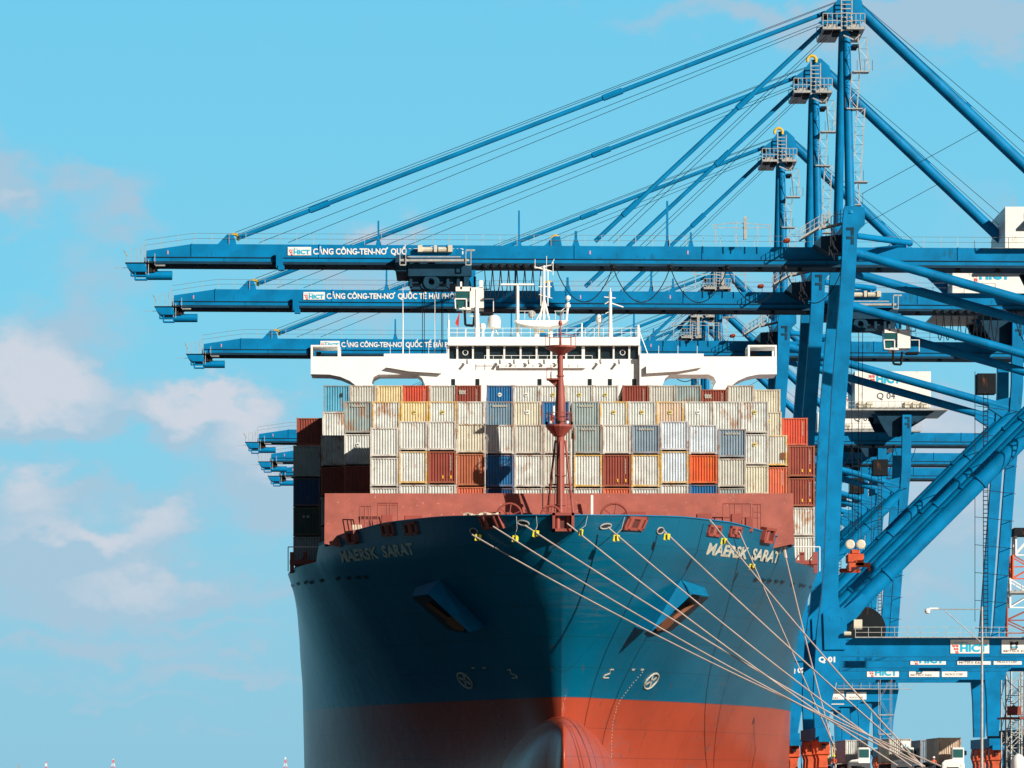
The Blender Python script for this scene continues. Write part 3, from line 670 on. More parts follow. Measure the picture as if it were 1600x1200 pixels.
for (xa, xb, ya, yb, dd) in ((700, 1000, 527, 513, -.2), (757, 925, 569, 557, -.9)):
    n = int((xb-xa)/14)
    for k in range(n+1):
        x = PX(xa+(xb-xa)*k/n, D); r.tube((x, D+dd, PZ(ya, D)), (x, D+dd, PZ(yb, D)), .028, n=4)
    for yy in (yb, (ya+yb)/2): r.tube((PX(xa, D), D+dd, PZ(yy, D)), (PX(xb, D), D+dd, PZ(yy, D)), .03, n=4)
r.build('railing', M['ship_white'], who)
for px in (781, 803, 826, 850, 872, 938, 967, 730): MB().tube((PX(px, D), D-.8, PZ(569, D)), (PX(px, D), D-.1, PZ(563, D)), .12, n=8).build('floodlight', M['galv'], who)
# masts and domes on the monkey island
zr = zt
def dome(px, yb, yt, rpx, legs=True):
    x = PX(px, D+3); o = MB(); rr_ = rpx/S(D+3); z0 = PZ(yb, D+3); z1_ = PZ(yt, D+3)
    o.lathe((x, D+3, z0), [(rr_*.8, 0), (rr_, .15), (rr_, (z1_-z0)*.6), (rr_*.85, (z1_-z0)*.82), (rr_*.5, (z1_-z0)*.96), (.02, z1_-z0)], 18)
    q = o.build('satellite_dome', M['radome'], ship, smooth=True)
    l = MB()
    if legs:
        for a in (0, 2.1, 4.2): l.tube((x+rr_*1.1*math.cos(a), D+3+rr_*math.sin(a), zr), (x+.1*math.cos(a), D+3, z0), .06, n=5)
    else: l.tube((x, D+3, zr), (x, D+3, z0), .12, n=8)
    l.build('dome_pedestal', M['ship_white'], q)
dome(772, 514, 492, 10.5); dome(754, 515, 505, 4.8, False); dome(936, 504, 491, 5.2, False)
def post(name, segs, m='ship_white', dd=2):
    o = MB()
    for s_ in segs:
        (a, b, r0) = s_[:3]; r1 = s_[3] if len(s_) > 3 else r0; o.tube(P(a[0], a[1], D+dd), P(b[0], b[1], D+dd), r0, r1, n=7)
    return o.build(name, M[m], ship)
post('mast_column', [((745.5, 530), (744.5, 480), .28, .24), ((744.5, 480), (744, 452), .12), ((734, 494), (744, 494), .05)])
post('radar_mast', [((808.5, 530), (808.5, 446), .2, .17), ((803, 502), (815, 502), .1)])
MB().box(PX(783, D), PX(835, D), D+1.8, D+2.1, PZ(442, D), PZ(439.5, D)).build('radar_scanner', M['ship_white'], ship)
rm = MB()
for (a, b, r0) in (((843, 500), (849, 470), .1), ((858, 500), (851, 470), .1), ((838, 500), (850, 478), .06), ((850, 500), (850, 415), .13), ((835, 417), (862, 424), .07), ((838, 419), (862, 414), .05), ((862, 412), (866, 405), .04),
                   ((845, 432), (845, 478), .05), ((856, 422), (856, 478), .06), ((858, 440), (858, 465), .09), ((842, 448), (862, 448), .05), ((842, 460), (863, 466), .04), ((864, 408), (864, 430), .04), ((888, 472), (885, 500), .12), ((872, 490), (886, 478), .04), ((836, 405), (836, 420), .03), ((854, 400), (854, 424), .03)):
    rm.tube(P(*a, D+2), P(*b, D+2), r0, n=6)
rm.lathe(P(887.5, 466, D+2), [(.05, -.3), (.28, -.1), (.28, .15), (.05, .3)], 10); rm.lathe(P(887, 478, D+2), [(.05, -.3), (.3, -.1), (.3, .15), (.05, .3)], 10)
rmo = rm.build('signal_mast', M['ship_white'], ship)
pf = MB(); pf.prism([(PX(806, D), PZ(499, D)), (PX(889, D), PZ(499, D)), (PX(882, D), PZ(504, D)), (PX(860, D), PZ(509, D)), (PX(830, D), PZ(508, D)), (PX(808, D), PZ(503, D))], D+.8, D+3.5)
pf.tube(P(838, 530, D+2), P(838, 506, D+2), .25); pf.tube(P(860, 530, D+2), P(860, 506, D+2), .25)
for px in (808, 820, 832, 868, 880): pf.tube(P(px, 499, D+.9), P(px, 486, D+.9), .03, n=4)
pf.tube(P(808, 486, D+.9), P(832, 486, D+.9), .03, n=4); pf.tube(P(866, 486, D+.9), P(888, 486, D+.9), .03, n=4)
pf.build('mast_platform', M['ship_white'], rmo)
MB().lathe(P(831, 491, D+1.5), [(.3, -.3), (.42, 0), (.3, .3)], 12, 'Y').build('searchlight', M['galv'], rmo)
MB().lathe(P(874, 489, D+1.5), [(.2, -.3), (.3, 0), (.2, .3)], 12, 'Y').build('searchlight', M['cabglass'], rmo)
post('signal_mast', [((953.5, 530), (953.5, 456), .22, .15), ((944, 464), (962, 466), .06), ((945, 475), (953, 470), .05), ((953, 473), (974, 480), .07), ((946, 490), (954, 486), .05), ((953.5, 458), (953.5, 450), .05)])
post('railing_post', [((909, 527), (909, 505), .09), ((997, 560), (997, 508), .14), ((997, 512), (1013, 555), .04), ((701, 527), (701, 500), .1), ((701, 500), (701, 490), .03), ((727, 527), (727, 515), .05)])
post('whip_antenna', [((629.5, 553), (629.5, 500), .07, .06), ((629.5, 500), (629.5, 448), .05, .025)])
post('whip_antenna', [((679.5, 553), (679.5, 462), .05, .02)])
fl = MB(); a, b, c_ = P(711, 505, D+2), P(717.5, 489, D+2), P(716, 511, D+2)
fl.add([a, b, c_, a+Vector((0, .04, 0)), b+Vector((0, .04, 0)), c_+Vector((0, .04, 0))], [(0, 1, 2), (5, 4, 3), (0, 3, 4, 1), (1, 4, 5, 2), (2, 5, 3, 0)])
fl.tube(P(715, 527, D+2), P(718, 488, D+2), .025, n=4)
tag(fl.build('signal_flag', M['flag'], None, org=P(715, 527, D+2)), 'small red flag flying at the left end of the wheelhouse roof', 'flag')
fn = MB().box(PX(740, 560), PX(960, 560), 560, 572, 19.3, 44).build('funnel_casing', M['ship_white'], ship)

# ------------------------------------------------------------------ containers
CW = 2.44
def cont_meshes(L, h):
    fr = MB(); w = .15; 
    for x in (0, CW-w):
        for y in (0, L-w): fr.box(x, x+w, y, y+w, .19, h-.13)
    for y in (.012, L-.1):
        fr.box(w, CW-w, y, y+.1, .07, .22); fr.box(w, CW-w, y, y+.1, h-.12, h-.02)
    for x in (.012, CW-.1): fr.box(x, x+.09, w, L-w, .07, .22); fr.box(x, x+.09, w, L-w, h-.12, h-.02)
    g = .012
    for x in (-g, CW-.18+g):
        for y in (-g, L-.18+g):
            for z in (0, h-.13): fr.box(x, x+.18, y, y+.18, z, z+(.19 if z == 0 else .13))
    bd = MB(); bd.box(.06, CW-.06, .22, L-.08, .12, h-.05)
    pn = MB(); x = w; n = 9; per = (CW-2*w)/n; vs = []
    for k in range(n):
        for (u, y) in ((.0, .05), (.30, .05), (.47, .125), (.83, .125)): vs.append((w+(k+u)*per, y))
    vs.append((CW-w, .05)); m = len(vs)
    pn.add([(a, b, .22) for a, b in vs]+[(a, b, h-.12) for a, b in vs], [(i, i+1, m+i+1, m+i) for i in range(m-1)])
    return fr, bd, pn
_cm = {}
def cmesh(L, h):
    k = (L, round(h, 2))
    if k not in _cm:
        r = []
        for mb, nm in zip(cont_meshes(L, h), ('frame', 'body', 'end_panel')):
            me = bpy.data.meshes.new(nm); me.from_pydata(mb.v, [], mb.f); me.materials.append(M['c_white'])
            if nm != 'end_panel':
                bm = bmesh.new(); bm.from_mesh(me); bmesh.ops.recalc_face_normals(bm, faces=bm.faces); bm.to_mesh(me); bm.free()
            r.append(me)
        _cm[k] = r
    return _cm[k]
CD = {'white': 'white', 'cream': 'cream', 'yellow': 'pale yellow', 'beige': 'beige', 'lightblue': 'pale blue-grey', 'grey': 'grey', 'steel': 'steel blue-grey', 'greyblue': 'dark blue-grey', 'brown': 'dark red-brown',
      'orange': 'bright orange', 'rust': 'rust-orange', 'blue': 'blue', 'navy': 'navy blue', 'green': 'dark green', 'salmon': 'salmon red', 'teal': 'teal blue', 'red': 'orange-red', 'tan': 'tan'}
MS = {'hc': 'yellow disc', 'hcw': 'white disc', 'tex': 'white lettering', 'strip': 'pale strip', 'code': 'upright code', 'codey': 'yellow spots', 'sq': 'dark mark', 'box': 'brown placard', 'two': 'pale blots', '': ''}
def container(x, d, z, L, h, col, rusty, mark, label, group, post=False, name='shipping_container'):
    t = thing(name, (x, d, z), label, 'shipping container', group)
    fm_ = M['cf_post'] if post else M['cf_'+col]
    for me, nm, mt in zip(cmesh(L, h), ('frame', 'body', 'end_panel'), (fm_, M['c_'+col], M[('cr_' if rusty else 'c_')+col])):
        o = bpy.data.objects.new(nm, me); COL.objects.link(o); o.parent = t; o.material_slots[0].link = 'OBJECT'; o.material_slots[0].material = mt; ORG[o] = Vector((x, d, z))
    y = d+.03
    def mk_(mb, m, nm='marking'): mb.build(nm, M[m], t)
    if mark in ('hc', 'hcw'):
        zc = z+h*.66; mb = MB(); mb.lathe((x+1.22, y-.01, zc), [(.19, -.01), (.19, .01)], 16, 'Y'); mk_(mb, 'hazard' if mark == 'hc' else 'signwhite')
        mb = MB(); text_flat(mb, 'HC', x+1.08, x+1.36, zc-.07, zc+.07, y-.035, off=.05); mk_(mb, 'black', 'lettering')
    elif mark == 'tex':
        mb = MB(); text_flat(mb, 'tex', x+.35, x+1.05, z+h-.85, z+h-.35, y-.02, off=.07); mk_(mb, 'mark', 'lettering')
    elif mark == 'strip':
        mb = MB()
        for k in range(8): mb.box(x+.62+k*.17, x+.75+k*.17, y-.03, y-.01, z+h-.5, z+h-.34)
        mk_(mb, 'mark')
    if mark in ('code', 'codey') or (mark == 'tex'):
        mb = MB()
        for k in range(11): mb.box(x+1.93, x+2.02, y-.03, y-.01, z+h-.45-k*.12, z+h-.38-k*.12)
        mk_(mb, 'mark')
    if mark == 'codey':
        mb = MB()
        for xx in (1.25, 1.95): mb.box(x+xx, x+xx+.1, y-.03, y-.01, z+.45, z+.72)
        mk_(mb, 'yellow')
    if mark == 'sq': mb = MB(); mb.box(x+1.55, x+1.8, y-.03, y-.01, z+h-1.1, z+h-.75); mk_(mb, 'black')
    if mark == 'two':
        mb = MB(); mb.box(x+.85, x+1.05, y-.03, y-.01, z+h-.95, z+h-.75); mb.box(x+1.2, x+1.45, y-.03, y-.01, z+h-.95, z+h-.75); mk_(mb, 'mark')
    if mark == 'box': mb = MB(); mb.box(x+1.85, x+2.3, y-.06, y-.01, z+.6, z+1.2); mk_(mb, 'anchor')
    return t
ORD = ['first', 'second', 'third', 'fourth', 'fifth', 'sixth', 'seventh', 'eighth', 'ninth', 'tenth', 'eleventh', 'twelfth', 'thirteenth', 'fourteenth', 'fifteenth', 'sixteenth', 'seventeenth']
def lab(col, rusty, mark, where):
    s = CD[col]+(' rusty' if rusty else '')+' container'
    if MS[mark]: s += ' with '+MS[mark]
    return s+', '+where
GA = 'containers stacked across the ship deck'
def colx(i, gap=.12): return XC+.07+2.5*i-CW/2+(gap if i > 0 else -.03)
# front bay, 13 columns: (z bottom of lower visible tier, h lower, h upper, lower colour..., upper colour...)
A = [(26.05, 2.52, 2.54, 'white', 0, '', 'white', 0, ''), (26.3, 2.82, 2.55, 'white', 0, '', 'white', 0, ''), (26.3, 2.82, 2.55, 'brown', 0, 'codey', 'white', 0, ''),
     (26.1, 2.8, 2.55, 'rust', 0, 'code', 'cream', 0, ''), (26.0, 2.82, 2.55, 'blue', 0, '', 'white', 0, ''), (26.0, 2.82, 2.55, 'white', 1, '', 'beige', 0, ''), (26.0, 2.82, 2.55, 'beige', 0, '', 'beige', 0, ''),
     (26.0, 2.82, 2.55, 'white', 0, '', 'grey', 0, 'strip'), (26.0, 2.82, 2.55, 'brown', 0, 'codey', 'white', 0, ''), (26.0, 2.82, 2.55, 'white', 0, '', 'steel', 0, 'strip'), (26.3, 2.82, 2.55, 'lightblue', 0, '', 'lightblue', 0, ''),
     (26.3, 2.5, 2.55, 'orange', 1, '', 'lightblue', 0, ''), (26.0, 2.5, 2.5, 'beige', 0, '', 'steel', 0, 'strip')]
A0 = ['white', 'white', 'white', 'salmon', 'navy', 'white', 'beige', 'white', 'salmon', 'white', 'white', 'blue', 'grey']
dA = 343.0
for i, r_ in enumerate(A):
    z0, h1, h2, c1, r1, m1, c2, r2, m2 = r_; x = colx(i-6); w = ORD[i]+' from the left in the '
    container(x, dA, z0, 6.06, h1, c1, r1, m1, lab(c1, r1, m1, w+'row above the breakwater'), GA, post=i in (1, 7, 9, 10))
    container(x, dA, z0+h1+.06, 6.06, h2, c2, r2, m2, lab(c2, r2, m2, w+"front row's upper tier"), GA)
    container(x, dA, z0-2.66, 6.06, 2.59, A0[i], 0, '', lab(A0[i], 0, '', w+'tier hidden behind the breakwater'), GA)
# second bay, 15 columns
B = [('grey', 1, 'strip'), ('white', 1, ''), ('yellow', 0, 'hc'), ('white', 0, 'hc'), ('white', 0, ''), ('greyblue', 0, 'strip'), ('cream', 0, 'hcw'), ('blue', 0, ''), ('grey', 0, 'strip'), ('white', 0, 'hc'), ('white', 0, 'hc'), ('tan', 0, 'hc'), ('white', 0, 'hcw'), ('white', 1, ''), ('white', 1, 'hc')]
dB = 350.6
for i, (c, r_, m_) in enumerate(B):
    x = colx(i-7); container(x, dB, 31.35, 6.06, 2.84, c, r_, m_, lab(c, r_, m_, ORD[i]+' from left, tier second from the top'), GA, post=i in (1, 2, 3, 9, 11))
for (i, side, lst) in ((-7, 'left', (('white', 0, 'hcw', 28.55, 2.74), ('brown', 0, '', 25.9, 2.6), ('grey', 0, '', 23.2, 2.6))), (7, 'right', (('white', 1, 'hc', 28.55, 2.74), ('cream', 0, '', 25.9, 2.6), ('white', 0, '', 23.2, 2.6)))):
    for k, (c, r_, m_, z, h) in enumerate(lst):
        container(colx(i), dB, z, 6.06, h, c, r_, m_, lab(c, r_, m_, ('one below', 'two below', 'three below')[k]+' the top of the second row\'s %s end' % side), GA)
dC = 358.5
for (i, side, lst) in ((-8, 'left', (('white', 1, '', 29.1, 2.8), ('brown', 0, '', 26.4, 2.6), ('grey', 0, '', 23.7, 2.6), ('greyblue', 0, '', 21.0, 2.6))), (8, 'right', (('beige', 0, 'box', 29.1, 2.8), ('salmon', 0, 'code', 26.4, 2.6), ('cream', 0, '', 23.7, 2.6), ('white', 0, '', 21.0, 2.6))),
                       (-9, 'far left', (('grey', 0, 'strip', 28.1, 2.85), ('navy', 0, '', 25.4, 2.6), ('green', 0, 'two', 22.75, 2.6), ('grey', 0, '', 20.1, 2.6))), (9, 'far right', (('brown', 0, 'codey', 28.1, 2.85), ('brown', 0, 'codey', 25.4, 2.6), ('white', 1, '', 22.75, 2.6), ('white', 0, '', 20.1, 2.6)))):
    for k, (c, r_, m_, z, h) in enumerate(lst):
        e = 'outermost' if abs(i) == 9 else 'second outermost'
        container(colx(i, -.1 if i > 0 else 0)+(0 if i > 0 else .12), dC, z, 6.06, h, c, r_, m_, lab(c, r_, m_, ('top', 'second', 'third', 'lowest')[k]+' of the %s stack, %s side' % (e, side.split()[-1])), GA, post=(i == 8 and k == 0))
for (i, side, c, r_, m_) in ((-8, 'left', 'white', 1, ''), (8, 'right', 'cream', 0, 'hc')):
    container(colx(i, -.1), 365.0, 32.0, 2.9, 2.62, c, r_, m_, lab(c, r_, m_, 'half hidden step near the top %s corner' % side), GA)
E = [('teal', 0, 'sq'), ('beige', 0, ''), ('yellow', 0, ''), ('red', 0, 'code'), ('beige', 0, ''), ('brown', 0, 'tex'), ('blue', 0, 'hcw'), ('white', 0, 'hcw'), ('white', 0, 'hc'), ('white', 0, 'hc'), ('white', 0, 'hc'), ('brown', 0, 'code'), ('beige', 0, ''), ('grey', 1, ''), ('brown', 0, 'tex'), ('beige', 0, ''), ('cream', 0, '')]
lefts = [505.5, 546.8, 588.5, 629.5, 671, 711, 760.4, 801.8, 843.8, 885, 925.4, 972.5, 1014.5, 1055, 1095, 1137, 1178.5]
for i, (c, r_, m_) in enumerate(E):
    zt_ = 37.38 if i not in (14, 16) else 37.0
    container(PX(lefts[i], 368)-.0, 368, zt_-2.6, 12.19, 2.6, c, r_, m_, lab(c, r_, m_, ORD[i]+' from the left in the topmost row'), GA)
for (px, side, c, m_) in ((463.5, 'left', 'brown', ''), (1221, 'right', 'red', 'code')):
    container(PX(px, 368), 368, 31.75, 12.19, 2.6, c, 0, m_, lab(c, 0, m_, 'lone step at the upper %s edge of the stacks' % side), GA)
# ------------------------------------------------------------------ ship-to-shore cranes
C0 = 420.0; NN, FF = 412.5, 427.5
Z = lambda py, d=C0: PZ(py, d)
LX = lambda px: PX(px, 500.5)      # landward frame, read off the third crane
LZ = lambda py: PZ(py, 500.5)
def zb_top(x): return PZ(380.5, 418)+(x-PX(300, 418))*(-.0052)
def zb_bot(x): return PZ(410.5, 418)+(x-PX(300, 418))*(-.0052)
def make_crane():
    t = thing('container_crane', (37.3, C0, 1.2), 'x', 'container crane', 'blue cranes along the quay')
    bl = M['crane']
    XR = 84.0
    # boom: box girder with a wider rail flange below
    x0 = PX(228, 418); x1 = PX(300, 418)
    b = MB(); zt0, zt1 = PZ(391, 418), zb_top(x1); zs = .62
    pts = [(x0, zb_bot(x0)+zs), (x0, zt0), (x1, zt1), (XR, zb_top(XR)), (XR, zb_bot(XR)+zs)]
    b.prism(pts, 418.3, 421.7)
    bo = b.build('boom', bl, t)
    f = MB(); f.prism([(x0-.2, zb_bot(x0)+.14), (x0-.2, zb_bot(x0)+zs-.08), (XR, zb_bot(XR)+zs-.08), (XR, zb_bot(XR)+.14)], 418.0, 422.0); f.build('rail_flange', bl, bo)
    f = MB(); f.prism([(x0-.2, zb_bot(x0)-.14), (x0-.2, zb_bot(x0)+.139), (XR, zb_bot(XR)+.139), (XR, zb_bot(XR)-.14)], 417.85, 422.15); f.prism([(x0, zb_bot(x0)+zs-.078), (x0, zb_bot(x0)+zs-.001), (XR, zb_bot(XR)+zs-.001), (XR, zb_bot(XR)+zs-.078)], 417.9, 422.1)
    f.build('trolley_rail', M['crane_dk'], bo)
    f = MB()
    for k in range(9): xx = -30+k*13.5; f.box(xx-.05, xx+.05, 418.22, 421.78, zb_bot(xx)+zs, zb_top(xx)+.06)
    f.build('splice_joint', bl, bo)
    # stay lugs, posts, sheaves on the boom
    g = MB()
    for px in (357, 868):
        x = PX(px, 418); zz = zb_top(x)
        for ya_ in (418.5, 421.2): MB().prism([(x-1.2, zz), (x-.2, zz+1.05), (x+.5, zz+1.05), (x+.7, zz)], ya_, ya_+.3).build('stay_lug', bl, bo)
    for (px, top, w) in ((591, 348, .3), (811, 332, .3), (1043, 317, .34), (900, 364, .42), (1080, 366, .3)):
        x = PX(px, 418); zz = zb_top(x); MB().prism([(x-w, zz), (x-w*.35, zz+.8), (x-w*.3, Z(top)), (x+w*.3, Z(top)), (x+w*.35, zz+.8), (x+w, zz)], 418.5, 418.9).build('boom_post', bl, bo)
    g = MB(); x = PX(437, 418); g.box(x-.35, x+.35, 417.4, 418, zb_bot(x)-.55, zb_bot(x)+1.1); g.box(x-.15, x+.5, 417.3, 418.2, zb_bot(x)-.8, zb_bot(x)-.3); g.build('rest_bracket', bl, bo)
    for px in (365, 868):
        x = PX(px, 418); g = MB(); g.ring((x, 419.2, zb_top(x)+.75), .42, .17, 'Y', 14, 6, -.6, 2.7); g.build('sheave', M['yellow'], bo, smooth=True)
    # boom tip
    g = MB(); q = lambda px, py: (PX(px, 418), PZ(py, 418))
    g.prism([q(197, 412), q(228, 412), q(230, 425), q(208, 425), q(199, 418)], 417.6, 422.4)
    g.tube(P(205, 425, 417.8), P(205, 432, 417.8), .1, n=5); g.tube(P(211, 425, 417.8), P(211, 437, 417.8), .1, n=5); g.tube(P(205, 431, 417.8), P(228, 431, 417.8), .1, n=5); g.tube(P(211, 437, 417.8), P(230, 437, 417.8), .12, n=5)
    g.build('tip_frame', bl, t)
    g = MB(); g.tube(P(228, 430.5, 419), P(269, 430.5, 419), .48, n=14); g.build('tip_drum', bl, t, smooth=True)
    g = MB()
    g.box(PX(196, 418), PX(243, 418), 417.5, 422.5, PZ(412, 418), PZ(410.8, 418))
    g.box(PX(229, 418), PX(242, 418), 418.4, 421.6, PZ(424, 418), PZ(412.5, 418)); g.build('tip_platform', M['dark'], t)
    g = MB()
    for px, a, b_ in ((197, 396, 411), (205, 389, 411), (214, 389, 411), (220, 385, 411), (225, 379, 409), (228, 392, 428), (232, 405, 430), (242, 396, 414)): g.tube(P(px, a, 417.7), P(px, b_, 417.7), .05, n=4)
    g.tube(P(205, 389, 417.7), P(214, 389, 417.7), .035, n=4); g.tube(P(177, 418.5, 418), P(199, 418.5, 418), .03, n=4); g.tube(P(193, 390, 418), P(199, 400, 418), .07, n=5); g.tube(P(243, 415, 418), P(258, 415, 418), .1, n=5)
    # handrail along the boom
    px = 225; pz = None; last = None
    while px < 1640:
        x = PX(px, 418); zz = zb_top(x) if px >= 300 else zt0+(zb_top(x1)-zt0)*(px-228)/72
        a = Vector((x, 418.4, zz)); c = Vector((x, 418.4, zz+1.15)); g.tube(a, c, .038, n=4)
        if last is not None:
            for h in (1.15, .6): g.tube((last[0], 418.4, last[1]+h), (x, 418.4, zz+h), .024, n=3)
        last = (x, zz); px += 26.5
    g.build('handrail', M['galv'], t)
    g = MB()
    for k in range(22):
        x = PX(320+k*62, 418); g.box(x-.18, x+.18, 418.2, 419, zb_bot(x)-.4, zb_bot(x)-.14); g.box(x-.35, x+.35, 418.4, 418.8, zb_bot(x)-.48, zb_bot(x)-.38)
    g.tube((PX(260, 418), 418.2, zb_bot(PX(260, 418))-.45), (PX(1300, 418), 418.2, zb_bot(PX(1300, 418))-.45), .03, n=3)
    g.build('rail_clip', M['dark'], bo)
    # mast of two tubes leaning together
    for (xb, yb, xt, yt) in ((1329, NN+.4, 1323.5, 418.0), (None, FF-.4, None, 422.0)):
        XB = PX(1329, NN); m_ = MB(); m_.tube((XB, yb, Z(335, NN)), (PX(1322, 418), yt, Z(25, 418)), .52, .40, n=16); m_.build('mast_tube', bl, t, smooth=True)
    ax = PX(1316, C0); az = Z(0)
    for yy in (417.2, 422.3):
        g = MB(); g.prism([(ax-2.3, az-1.9), (ax-1.2, az-1.1), (ax-.3, az+.1), (ax+.8, az+.3), (ax+1.8, az-.6), (ax+2.2, az-2.4), (ax+1.1, az-3.9), (ax+.9, az-2.6), (ax-.3, az-2.6), (ax-1.0, az-2.5)], yy, yy+.5); g.build('apex_plate', bl, t)
    g = MB(); g.ring((ax-.25, 417.0, az+.05), .5, .16, 'Y', 14, 6, -.5, 3.6); g.build('sheave', M['yellow'], t, smooth=True)
    g = MB(); g.tube((ax, 420, az), (ax, 420, az+6), .05, .03, n=4); [g.box(ax-.35, ax+.65, 416.5, 416.6, az-3.9+.45*q_, az-3.8+.45*q_) for q_ in range(8)]; g.tube((ax-.4, 416.5, az-4), (ax-.4, 416.5, az-.2), .08, n=4); g.tube((ax+.7, 416.5, az-4), (ax+.7, 416.5, az-.4), .08, n=4); g.build('antenna_and_ladder', M['galv'], t)
    # apex platforms
    g = MB(); zp = Z(54)
    for (a, b_) in ((1281, 1310), (1318, 1346)):
        xa, xb = PX(a, C0), PX(b_, C0)
        g.box(xa, xb, 416.2, 423.8, zp-.15, zp+.12); g.box(xa+.4, xb-.6, 416.6, 418, zp+.12, zp+.55)
        for k in range(5):
            x = xa+(xb-xa)*k/4
            for yy in (416.2, 423.8): g.tube((x, yy, zp), (x, yy, zp+1.5), .05, n=4)
        for h in (.75, 1.5):
            for yy in (416.2, 423.8): g.tube((xa, yy, zp+h), (xb, yy, zp+h), .05, n=4)
    g.tube(P(1318, 55, 416.5), P(1334, 62, 416.5), .09, n=4); g.tube(P(1344, 54, 416.5), P(1336, 62, 416.5), .09, n=4)
    go = g.build('service_platform', M['galv'], t)
    g = MB()
    for (a, b_, c, e) in ((1284, 1296, 48, 57), (1298, 1308, 56, 61), (1326, 1338, 50, 60), (1282, 1292, 31, 34), (1328, 1336, 78, 82)): g.box(PX(a, C0), PX(b_, C0), 416.8, 419, Z(e), Z(c))
    g.build('winch_gear', M['dark'], go)
    g = MB()
    for (xa, ya, xb, yb) in ((1321, 72, 1342, 72),): g.tube(P(xa, ya, 417.5), P(xb, yb, 417.5), .22, n=7)
    g.build('mast_bracket', bl, t)
    # zigzag ladder cages beside the mast
    g = MB(); segs = [(1347, 60, 1352, 112), (1337, 112, 1333, 170), (1345, 170, 1338, 284), (1335, 284, 1337, 320)]
    for (xa, ya, xb, yb) in segs:
        A_, B_ = P(xa, ya, 415.5), P(xb, yb, 415.5); w = .42
        for sx in (-w, w):
            for sy in (-.4, .4): g.tube(A_+Vector((sx, sy, 0)), B_+Vector((sx, sy, 0)), .045, n=4)
        n = int((A_-B_).length/.9)
        for k in range(n+1):
            c = A_.lerp(B_, k/n); g.tube(c+Vector((-w, -.4, 0)), c+Vector((w, -.4, 0)), .03, n=3)
            if k < n: e_ = A_.lerp(B_, (k+1)/n); g.tube(c+Vector((-w if k % 2 else w, -.4, 0)), e_+Vector((w if k % 2 else -w, -.4, 0)), .03, n=3)
        g.box(A_.x-1.0, A_.x+.7, 414.9, 416.2, B_.z-.12, B_.z)
        for sx in (-.9, -.1, .7): g.tube((B_.x+sx, 414.9, B_.z), (B_.x+sx, 414.9, B_.z+1.1), .035, n=3)
    g.build('ladder_cage', M['galv'], t)
    # stays
    for (pa, pb, ra) in (((374, 371), (1290, 20), .25), ((930, 377), (1288, 42), .24)):
        g = MB(); A_, B_ = P(*pa, 419), P(*pb, 419); g.tube(A_, B_, ra, n=10)
        v = (B_-A_)
        for k in (.12, .62): c = A_+v*k; g.tube(c, c+v.normalized()*2.2, ra*1.35, n=8)
        g.build('forestay', bl, t, smooth=True)
    g = MB()
    for o_ in (0, .35): g.tube(P(368, 368, 419)+Vector((0, 0, o_)), P(1312, 2, 419)+Vector((0, 0, o_*.3)), .035, n=3)
    for (a, b_, dz) in (((405, 379), (1290, 32), .0), ((450, 379), (1290, 36), 0), ((950, 377), (1292, 55), 0), ((958, 380), (1292, 60), 0), ((1345, 5), (1745, 345), 0), ((1345, 8), (1745, 372), 0), ((1346, 303), (1537, 199), 0)):
        g.tube(P(*a, 419.5), P(*b_, 419.5), .035, n=3)
    g.build('wire_rope', M['dark'], t)
    for yy in (420,):
        g = MB(); g.tube(P(1342, 14, 420), P(1735, 387, 420), .62, n=16)
        for k in (.42, .75):
            c = P(1342, 14, 420).lerp(P(1735, 387, 420), k); g.obox(c+Vector((.3, yy-420, .35)), (.25, 0, -.25), (0, .1, 0), (.2, 0, .2))
        g.build('backstay', bl, t, smooth=True)
    # legs
    def leg(cs, y0_, y1_, nm='leg'):
        g = MB(); L_ = [(c-w/2, z) for c, w, z in cs]; R_ = [(c+w/2, z) for c, w, z in cs]
        g.prism(L_+R_[::-1], y0_, y1_); return g.build(nm, bl, t)
    sea = [(PX(1328.5, NN), 1.15, Z(322, NN)), (PX(1328.5, NN), 1.55, Z(348, NN)), (PX(1327.5, NN), 1.5, Z(395, NN)), (PX(1324.5, NN), 1.5, Z(450, NN)), (PX(1311.5, NN), 1.55, Z(615, NN)), (PX(1305.5, NN), 1.5, Z(720, NN)), (PX(1299.5, NN), 1.5, Z(880, NN)), (PX(1297, NN), 1.7, Z(930, NN)), (PX(1296, NN), 2.6, Z(985, NN)), (PX(1294, NN), 2.7, Z(1030, NN)), (PX(1286, NN), 2.0, Z(1090, NN)), (PX(1283, NN), 1.3, Z(1140, NN))]
    land = [(LX(1591), 1.4, LZ(498)), (LX(1590), 1.45, LZ(600)), (LX(1579), 1.35, LZ(740)), (LX(1567), 1.35, LZ(900)), (LX(1561), 1.4, LZ(985)), (LX(1556), 3.0, LZ(1040)), (LX(1553.5), 1.9, LZ(1090)), (LX(1552), 1.4, LZ(1150))]
    for (ya, yb) in ((NN, NN+1.3), (FF-1.3, FF)):
        leg(sea, ya, yb); leg(land, ya, yb)
    # openings near the leg heads, seen as dark cut-outs
    g = MB()
    for (X_, zz) in ((PX(1328, NN), Z(361, NN)), (PX(1328, NN), Z(375, NN)), (LX(1591), LZ(507)), (LX(1591), LZ(519))):
        g.box(X_-.35, X_+.42, NN-.05, NN+.02, zz+.1, zz+.38); g.box(X_+.12, X_+.42, NN-.05, NN+.02, zz-.45, zz+.1)
    g.build('access_opening', M['crane_dk'], t)
    g = MB(); X_ = PX(1345, NN); g.prism([(X_-.6, Z(322, NN)), (X_+.4, Z(324, NN)), (X_+.45, Z(350, NN)), (X_, Z(356, NN)), (X_-.6, Z(372, NN))], NN+.05, NN+.9); g.build('leg_bracket', bl, t)
